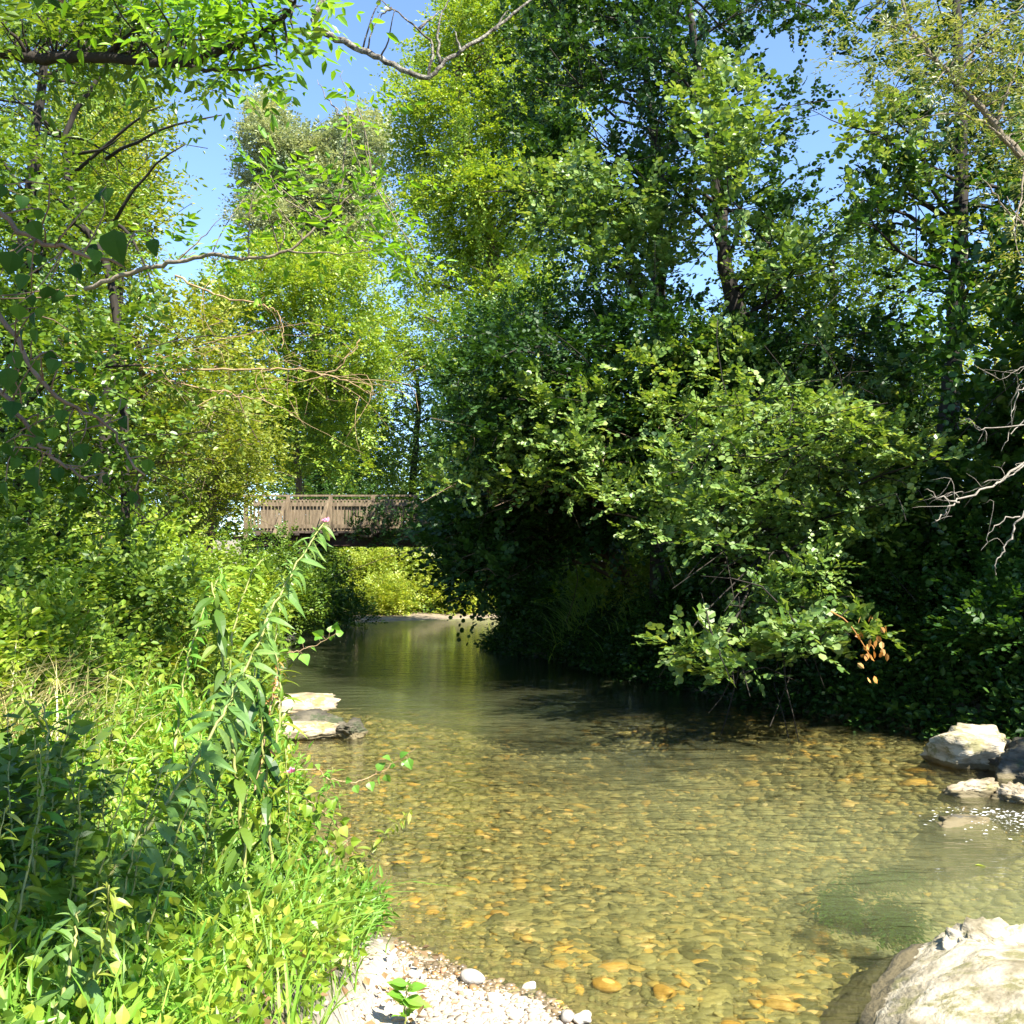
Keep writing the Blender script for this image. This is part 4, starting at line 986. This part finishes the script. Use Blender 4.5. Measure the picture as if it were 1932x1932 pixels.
def herbs(mb, B, h, k, ls, T, ang=72, droop=.12, lean=.25, mi=0, jit=.3, nj=.35):
    n = len(B)
    for _ in range(2):
        az = R.uniform(0, 6.28, n); up = np.stack([np.cos(az), np.sin(az), 0 * az], -1)
        sprigs(mb, B, UP + R.normal(size=(n, 3)) * lean, k, h, ls, T, droop, ang, jit, True, up, nj, mi)

def leftc(lo=.02, hi=9): return lambda x, y, d: (d > lo) & (d < hi) & (x < -.2) & (gravel_w(x, y) < .35) & (x > -.56 * y - 1.2)
ug = MB()
herbs(ug, scatter(5200, (-4.2, -.3), (1.2, 6), lambda x, y, d: leftc()(x, y, d) & (wob2(x, y, 1.1) > -.35)), .24, 9, .05, LANCE6, mi=0)
herbs(ug, scatter(2600, (-4.2, -.5), (1.6, 6), leftc(.2)), .30, 9, .034, BROAD, mi=1)
herbs(ug, scatter(5200, (-6, -1), (5.5, 11), leftc()), .36, 9, .06, OVAL, mi=1)
herbs(ug, scatter(2600, (-6, -1), (5.5, 11), leftc()), .45, 9, .07, LANCE6, mi=0)
herbs(ug, scatter(5200, (-9, -2), (10, 26), leftc(.02, 6)), .5, 9, .09, KITE, mi=2)
herbs(ug, scatter(2400, (-8, -2), (7, 20), leftc(.3, 6)), .5, 9, .075, KITE, mi=3)
tag(ug.build('undergrowth', [M['herb'], M['bright'], M['mid'], M['yellow']]), 'tangled green herbs and nettles covering the left bank', 'undergrowth', kind='stuff')
rg = MB()
herbs(rg, scatter(5200, (-.6, 9), (8.5, 25), lambda x, y, d: (d > .02) & (d < 4) & (x > -.6)), .45, 9, .08, OVAL, mi=0)
E_ = scatter(42000, (-.8, 6.5), (8.8, 24.5), lambda x, y, d: (d > -.10) & (d < .9) & (x > -.6)); E_[:, 2] = np.maximum(E_[:, 2], .02)
sprigs(rg, E_, np.array([[-.35, -.35, .55]]) + R.normal(size=(len(E_), 3)) * .5, 8, .55, .075, OVAL, .5, mi=2)
herbs(rg, scatter(2600, (-8, 9), (31, 42), lambda x, y, d: (d > 1.6)), .6, 9, .12, KITE, mi=1)
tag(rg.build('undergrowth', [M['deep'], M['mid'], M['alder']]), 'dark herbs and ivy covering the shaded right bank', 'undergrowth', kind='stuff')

gr = MB()
blades(gr, scatter(4200, (-1.9, -.35), (1.3, 4.3), lambda x, y, d: (d > .05) & (gravel_w(x, y) < .5)), .28, .0035, .7)
blades(gr, scatter(2600, (-2.6, -.7), (4.2, 7.5), lambda x, y, d: (d > 0) & (d < .8)), .22, .004, .7)
blades(gr, scatter(2200, (-3.6, -1.5), (7.5, 13), lambda x, y, d: (d > -.02) & (d < .7)), .30, .006, .6)
blades(gr, scatter(1800, (-5.2, -2.8), (13, 19), lambda x, y, d: (d > -.02) & (d < .8)), .4, .008, .6)
tag(gr.build('grass', M['grass']), 'fresh green grass along the left water edge', 'grass', kind='stuff')

def tuft(label, x, y, n, h, mat, spread=.12, w=.005, lean=.8, cat='grass tuft', group=None, name='grass_tuft'):
    b = gpt(x, y); mb = MB(); B = np.tile(b, (n, 1)) + R.normal(size=(n, 3)) * [spread, spread, 0]; B[:, 2] = H(B[:, 0], B[:, 1]) - .02
    blades(mb, B, h, w, lean); return tag(mb.build(name, mat, origin=b), label, cat, group)
lt = MB(); B_ = scatter(900, (-1.6, -.3), (1.9, 5), lambda x, y, d: (d > .05)); B_[:, 2] += R.uniform(.01, .10, len(B_))
lt.inst(KITE, B_, frames(R.normal(size=(len(B_), 3)) * [1, 1, .3], UP + R.normal(size=(len(B_), 3)) * .5), R.uniform(.015, .055, len(B_)))
M['litter'] = leaf_mat('brown_leaf_litter', (.10, .06, .03), (.22, .14, .07), (.38, .26, .13), tr=.15, tint=(1, .9, .7))
tag(lt.build('leaf_litter', M['litter']), 'brown leaf litter and dry scraps between the herbs', 'litter', kind='stuff')
for (px, py, lb_, n, h) in ((380, 1860, 'long bright grass tuft at the bottom edge of the frame', 110, .42), (470, 1900, 'lime grass tuft beside the gravel at the bottom', 90, .36), (300, 1880, 'grass tuft under the shady corner plants', 80, .40), (640, 1640, 'grass tuft leaning over the shallow water left of the beach', 70, .22), (500, 1230, 'grass tuft overhanging the water above the stone slabs', 120, .5)):
    p = G(px, py, .35); tuft(lb_, p[0], p[1], n, h, M['grass'])
tuft('big sedge clump with arching blades on the right bank tip', 1.30, 18.75, 300, .95, M['sedge'], .25, .010, .9, 'sedge')
tuft('smaller sedge clump right of the big arching sedge', 2.05, 17.0, 180, .7, M['sedge'], .22, .010, .9, 'sedge')
p = G(110, 1400, .9); st_ = tuft('patch of dry straw-coloured dead grass on the left bank', -2.75, 5.6, 420, .75, M['straw'], .3, .004, .9, 'dead grass', name='dead_grass')
tuft('pale dry grass stalks below the hazel on the left bank', -3.5, 7.0, 160, .8, M['straw'], .3, .004, .7, 'dead grass', name='dead_grass')

# ------------------------------------------------------------------ tall weeds
def weed(name, label, path, r, node0, pitch, leaf, T, mats, group=None, droop=.7, cat='plant', taper=.5, pairs=2, face=.0, tip=None, jit=.25):
    pth = smooth_path(path, 8, .003); e = thing(name, label, cat, pth[0], group)
    sb_, lb = MB(), MB(); tube(sb_, pth, np.linspace(r, r * .35, len(pth)), 7)
    seg = np.linalg.norm(np.diff(pth, axis=0), axis=1); cum = np.concatenate([[0], np.cumsum(seg)]); L_ = cum[-1]
    s_ = node0; k = 0; C, Dd, Nn, Sc = [], [], [], []
    while s_ < L_ * .995:
        c_ = np.array([np.interp(s_, cum, pth[:, i]) for i in range(3)]); j = min(int(np.searchsorted(cum, s_)), len(pth) - 1)
        t = nrm(pth[j] - pth[j - 1]); x = nrm(np.cross(t, UP + [.3, 0, 0])); y = np.cross(t, x); a0 = k * 1.571 + R.normal() * .25
        for i in range(pairs):
            a = a0 + i * 2 * math.pi / pairs; o = x * math.cos(a) + y * math.sin(a)
            sz = leaf * (1 - taper * s_ / L_) * R.uniform(.75, 1.2)
            C.append(c_ + o * r * .8); Dd.append(o * .8 + t * .45 - UP * droop * R.uniform(.6, 1.2) + R.normal(size=3) * jit * .5); Nn.append(UP * 1.0 + o * droop * .8 - np.array([0, face, 0]) + R.normal(size=3) * jit); Sc.append(sz)
            for q_ in range(2):   # small leaves of the axillary shoot
                C.append(c_ + o * r * .8); Dd.append(o * .7 + t * .9 + R.normal(size=3) * .4); Nn.append(UP + R.normal(size=3) * .4); Sc.append(sz * R.uniform(.3, .55))
        s_ += pitch * R.uniform(.8, 1.2) * (1 - .35 * s_ / L_); k += 1
    lb.inst(T, np.array(C), frames(np.array(Dd), np.array(Nn)), np.array(Sc))
    sb_.build('stem', mats[0], e, smooth=True); lb.build('leaves', mats[1], e)
    if tip is not None:
        tb = MB(); A = np.tile(pth[-1], (14, 1)) + R.normal(size=(14, 3)) * .004
        tb.inst(OVAL, A, frames(rvec(14) + UP * .8, rvec(14)), .016); tb.build('flower', tip, e)
    return e
M['weedleaf'] = leaf_mat('willowherb_leaf', (.12, .24, .05), (.17, .31, .07), (.24, .36, .10), tr=.42, rough=.5)
weed('leaning_weed', 'very long leaning weed with drooping leaves and a pink flower tip', px_path([(150, 1740, 2.75), (190, 1672, 2.8), (290, 1545, 2.95), (385, 1408, 3.1), (450, 1290, 3.25), (520, 1140, 3.4), (575, 1040, 3.55), (612, 985, 3.65)]), 0.0068, .05, .052, .15, LANCE_D, [M['stem'], M['weedleaf']], droop=1.0, tip=M['pink'], taper=.5, face=.9, pairs=3)
weed('leafy_weed', 'dark-leaved upright weed just behind the long leaning stem', px_path([(470, 1800, 3.3), (460, 1600, 3.35), (440, 1420, 3.4), (420, 1240, 3.45), (400, 1100, 3.5)]), .008, .12, .06, .15, LANCE, [M['stem'], M['mid']], droop=1.0, taper=.35)
weed('leafy_weed', 'dark hanging-leaved weed right of the long leaning stem', px_path([(520, 1800, 3.5), (510, 1600, 3.6), (500, 1430, 3.65), (480, 1260, 3.7)]), .008, .12, .055, .14, LANCE, [M['stem'], M['deep']], droop=1.2, taper=.3)
weed('leafy_weed', 'pale-leaved weed at the left edge under the straw patch', px_path([(60, 1720, 2.7), (70, 1560, 2.75), (90, 1420, 2.8), (80, 1330, 2.85)]), .006, .1, .05, .10, LANCE, [M['stem'], M['herb']], droop=.3, taper=.3)
weed('leafy_weed', 'broad-leaved young weed left of the leaning stem base', px_path([(130, 1900, 2.4), (150, 1800, 2.45), (140, 1640, 2.5), (170, 1560, 2.55)]), .006, .06, .06, .12, BROAD, [M['stem'], M['bright']], droop=.6, taper=.3)
weed('leafy_weed', 'big pale drooping leaves hanging at the bottom left corner', px_path([(60, 2000, 2.0), (110, 1900, 2.05), (140, 1790, 2.1), (150, 1720, 2.15)]), .006, .05, .05, .13, LANCE, [M['stem'], M['weedleaf']], droop=1.1, taper=.2)
weed('leafy_weed', 'tall willowherb beside the pink-tipped weed against the dark water', px_path([(430, 1330, 4.6), (440, 1200, 4.7), (470, 1090, 4.8), (500, 1050, 4.9)]), .006, .1, .055, .13, LANCE, [M['stem'], M['bright']], droop=.4, taper=.4)
weed('leafy_weed', 'bright leafy weed left of the pink-tipped stem against the bank bushes', px_path([(330, 1420, 4.0), (345, 1290, 4.1), (380, 1160, 4.2), (420, 1080, 4.3)]), .005, .08, .05, .13, LANCE_D, [M['stem'], M['herb']], droop=.6, taper=.4)
weed('leafy_weed', 'narrow green weed between the leaning stem and the stone slabs', px_path([(520, 1420, 4.4), (530, 1320, 4.5), (520, 1200, 4.6), (535, 1130, 4.7)]), .005, .08, .05, .12, LANCE_D, [M['stem'], M['bright']], droop=.5, taper=.4)
weed('leafy_weed', 'leafy weed with drooping pale leaves low before the leaning stem', px_path([(300, 1860, 2.9), (320, 1730, 2.95), (330, 1610, 3.0), (360, 1530, 3.05)]), .005, .05, .05, .13, LANCE_D, [M['stem'], M['weedleaf']], droop=1.0, taper=.4)
weed('leafy_weed', 'yellowing weed with withered leaves in front of the slabs', px_path([(480, 1500, 4.5), (500, 1380, 4.6), (520, 1290, 4.7), (525, 1240, 4.8)]), .006, .1, .06, .07, LANCE, [M['twig'], M['orange']], droop=.8, taper=.3)
weed('beach_plant', 'small bright broad-leaved plant growing on the gravel at the bottom', np.array([G(765, 1945, .05), G(765, 1945, .05) + [0, .02, .10], G(765, 1945, .05) + [.01, .03, .17]]), .004, .05, .045, .10, BROAD, [M['stem'], M['herb']], droop=.1, taper=.4)
# a crowd of weeds along the bank, each its own plant
protos = []
for kind, (T, mt, lf, dr) in enumerate(((LANCE, 'bright', .10, .45), (LANCE, 'herb', .09, .3), (BROAD, 'mid', .07, .4), (LANCE, 'yellow', .09, .6))):
    lab = ('bright lance-leaved weed standing among the left bank undergrowth', 'fresh green weed with upright narrow leaves on the left bank', 'mid green broad-leaved weed among the left bank undergrowth', 'yellowing lance-leaved weed among the left bank undergrowth')[kind]
    protos.append(weed('bank_weed', lab, [(0, 0, 0), (.02, .01, .3), (.06, .03, .6), (.13, .03, .85)], .005, .08, .055, lf, T, [M['stem'], M[mt]], droop=dr, taper=.35, group='weeds on the left bank ' + ('bright', 'fresh', 'broad-leaved', 'yellowing')[kind]))
def copy_tree(o):
    c = o.copy(); COL.objects.link(c)
    for ch in o.children:
        d = ch.copy(); d.parent = c; COL.objects.link(d)
    return c
near = scatter(120, (-2.2, -.75), (1.7, 3.3), lambda x, y, d: (d > .1) & (x > -.60 * y) & (x < -.30 * y))[:26]
for b in near:
    o = copy_tree(protos[[2, 0, 2, 3][int(R.integers(4))]]); o.location = (b[0], b[1], b[2] - .03); s_ = R.uniform(.5, .85); o.scale = (s_, s_, s_)
    o.rotation_euler = (R.normal() * .2, R.normal() * .2, R.uniform(0, 6.28))
spots = scatter(420, (-5.5, -.7), (2.9, 10), lambda x, y, d: (d > .12) & (d < 4) & (x > -.55 * y) & (gravel_w(x, y) < .1))
for i, b in enumerate(spots[:120]):
    o = protos[i] if i < 4 else copy_tree(protos[int(R.integers(4))])
    o.location = (b[0], b[1], b[2] - .03); s_ = R.uniform(.55, 1.05); o.scale = (s_, s_, s_)
    o.rotation_euler = (R.normal() * .14, R.normal() * .14, R.uniform(0, 6.28))

# ------------------------------------------------------------------ twigs leaning over the water
def sprout(label, path, n, ls, mat, wood='twig', r=.004):
    pth = smooth_path(px_path(path), 7, .004); e = thing('leafy_twig', label, 'twig', pth[0]); a, b_ = MB(), MB()
    tube(a, pth, np.linspace(r, r * .3, len(pth)), 5)
    j = R.integers(len(pth) // 4, len(pth), n); C = pth[j]; D_ = R.normal(size=(n, 3)) + [.4, 0, .1]
    C2 = C + nrm(D_) * ls * .5
    for p_, q_ in zip(C, C2): limb(a, p_, q_, .0013, .0008, .1, 4, 4)
    b_.inst(POPLAR, C2, frames(D_ - UP * .5, R.normal(size=(n, 3)) * .8 + [0, -.6, .5]), ls * R.uniform(.6, 1.2, n))
    a.build('stem', M[wood], e, smooth=True); b_.build('leaves', mat, e)
sprout('long tan twig with small leaves arching over the water below the slabs', [(480, 1462, 5.2), (590, 1452, 5.3), (615, 1468, 5.3), (670, 1475, 5.3), (720, 1455, 5.4), (760, 1430, 5.4), (783, 1412, 5.4)], 20, .05, M['herb'])
sprout('leafy twig reaching over the water above the slabs', [(510, 1235, 6.4), (560, 1228, 6.4), (600, 1215, 6.4), (634, 1195, 6.4)], 13, .065, M['herb'])
sprout('low twig with yellowing leaves beside the shallows', [(500, 1640, 4.4), (570, 1620, 4.5), (620, 1600, 4.5), (665, 1580, 4.5)], 20, .05, M['yellow'])
sprout('bramble twig drooping to the shallow water near the bank', [(490, 1480, 4.6), (560, 1500, 4.6), (620, 1540, 4.6), (660, 1600, 4.6), (670, 1660, 4.6)], 26, .05, M['bright'])
pk = MB(); c_ = P(549, 1458, 5.0); pk.inst(OVAL, np.tile(c_, (8, 1)), frames(rvec(8) + UP, rvec(8)), .03)
tag(pk.build('flower', M['pink'], origin=c_), 'small pink flower beside the water below the slabs', 'flower')
ol = MB(); c_ = P(1645, 1215, 9.6); A = np.tile(c_, (26, 1)) + R.normal(size=(26, 3)) * [.07, .07, .14]; ol.inst(OVAL, A, frames(R.normal(size=(26, 3)) * .5 - UP, rvec(26)), .075)
limb(ol, c_ - [0, 0, .15], c_ + [-.35, .1, .3], .004, .008)
tag(ol.build('dead_leaves', M['orange'], origin=c_), 'hanging cluster of dead orange leaves in the dark right bank', 'dead leaves')
fl = MB(); c_ = G(1839, 1632, .006); fl.inst(LANCE6, c_[None], frames(np.array([[1., .1, 0]]), UP[None]), .09); tag(fl.build('floating_leaf', M['yellow'], origin=c_), 'single yellow leaf floating on the milky water', 'leaf')
# weed patches under water
WP = 'water weed near the boulder'
for px, py, w_, h_, lb_ in ((1572, 1705, .11, .28, 'dark green water weed strand left of the boulder'), (1660, 1655, .2, .11, 'dark water weed patch highest beside the boulder'), (1678, 1735, .12, .34, 'longest dark water weed strand touching the boulder')):
    c_ = G(px, py, -.06); mb = MB(); n = 420; A = np.tile(c_, (n, 1)) + R.normal(size=(n, 3)) * [w_ * .42, h_ * .42, .012]
    A[:, 0] += (A[:, 1] - c_[1]) * .25; sprigs(mb, A, np.array([[.2, -1, 0]]) + R.normal(size=(n, 3)) * [.3, .3, .05], 4, .09, .045, LANCE6, jit=.1); v_ = mb.v
    tag(mb.build('water_weed', M['poplar'], origin=c_), lb_, 'water weed', WP)
# white flecks painted in for sun glints on the riffle
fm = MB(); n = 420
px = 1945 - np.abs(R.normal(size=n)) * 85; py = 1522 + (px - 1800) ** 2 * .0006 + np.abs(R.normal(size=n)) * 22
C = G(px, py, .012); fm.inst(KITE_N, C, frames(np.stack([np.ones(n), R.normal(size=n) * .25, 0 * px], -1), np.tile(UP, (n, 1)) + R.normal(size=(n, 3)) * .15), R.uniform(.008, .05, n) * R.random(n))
M['glint_flecks'] = flat_mat('white_glint', (.8, .8, .78), (.9, .9, .88), .3)
tag(fm.build('glint_flecks', M['glint_flecks']), 'white flecks painted as sun glints on the riffle by the right rocks', 'glint_flecks', kind='stuff')
# driftwood along the right bank and roots
for a, b_, r_, lb_ in (((1000, 1238, 19.6), (1065, 1228, 19.0), .03, 'pale driftwood stick at the water on the right bank tip'), ((1120, 1262, 17.4), (1200, 1268, 16.8), .025, 'thin driftwood stick lying along the shaded waterline'), ((1440, 1318, 13.2), (1640, 1335, 11.8), .035, 'long dark root along the shaded right waterline')):
    mb = MB(); A, B = P(*a), P(*b_); A[2] = max(A[2], .03); B[2] = max(B[2], .03); limb(mb, A, B, r_, r_ * .5, .1, 7, 8)
    tag(mb.build('driftwood', M['deadwood'] if r_ < .033 else M['bark'], origin=A, smooth=True), lb_, 'driftwood')

# far wood closing the horizon
fw = MB(); n = 900
px = R.uniform(-900, 2900, n); py = R.uniform(760, 1080, n); D = R.uniform(58, 75, n); C = P(px, py, D)
clump_fill(fw, C, 1.9, 55, 6, 1.2, .36, KITE)
tag(fw.build('distant_wood', M['mid']), 'distant green wood closing the valley behind the trees', 'wood', kind='stuff')

# ------------------------------------------------------------------ sky, sun, camera
SUN = np.array([.42, -.46, .80]); SUN = SUN / np.linalg.norm(SUN)
elev = math.asin(SUN[2]); az = math.atan2(SUN[0], SUN[1])
w = bpy.data.worlds.new('World'); S.world = w; w.use_nodes = True
nt = w.node_tree; bg = nt.nodes['Background']; sk = nt.nodes.new('ShaderNodeTexSky'); sk.sky_type = 'NISHITA'; sk.sun_disc = False
sk.sun_elevation = elev; sk.sun_rotation = az; sk.air_density = .75; sk.dust_density = .0; sk.ozone_density = 4.0; sk.altitude = 300
nt.links.new(sk.outputs[0], bg.inputs[0]); bg.inputs[1].default_value = .115
sl = bpy.data.lights.new('sun', 'SUN'); sl.energy = 5.0; sl.angle = math.radians(.5); sl.color = (1, .955, .86)
so = bpy.data.objects.new('sun', sl); COL.objects.link(so); so.rotation_euler = Vector(-SUN).to_track_quat('-Z', 'Y').to_euler(); so.location = (5, -5, 30)

cd = bpy.data.cameras.new('camera'); cd.sensor_width = 36; cd.lens = 36; cd.clip_start = .05; cd.clip_end = 2000
co = bpy.data.objects.new('camera', cd); COL.objects.link(co); co.location = CAM; co.rotation_euler = (math.pi / 2 + PITCH, 0, 0)
S.camera = co
S.view_settings.view_transform = 'Standard'; S.view_settings.look = 'None'; S.view_settings.exposure = 1.92; S.view_settings.gamma = 1
S.render.engine = 'CYCLES'
c = S.cycles; c.max_bounces = 7; c.diffuse_bounces = 3; c.glossy_bounces = 3; c.transmission_bounces = 4; c.transparent_max_bounces = 8
c.use_denoising = True; c.sample_clamp_indirect = 6; c.caustics_reflective = False; c.caustics_refractive = False
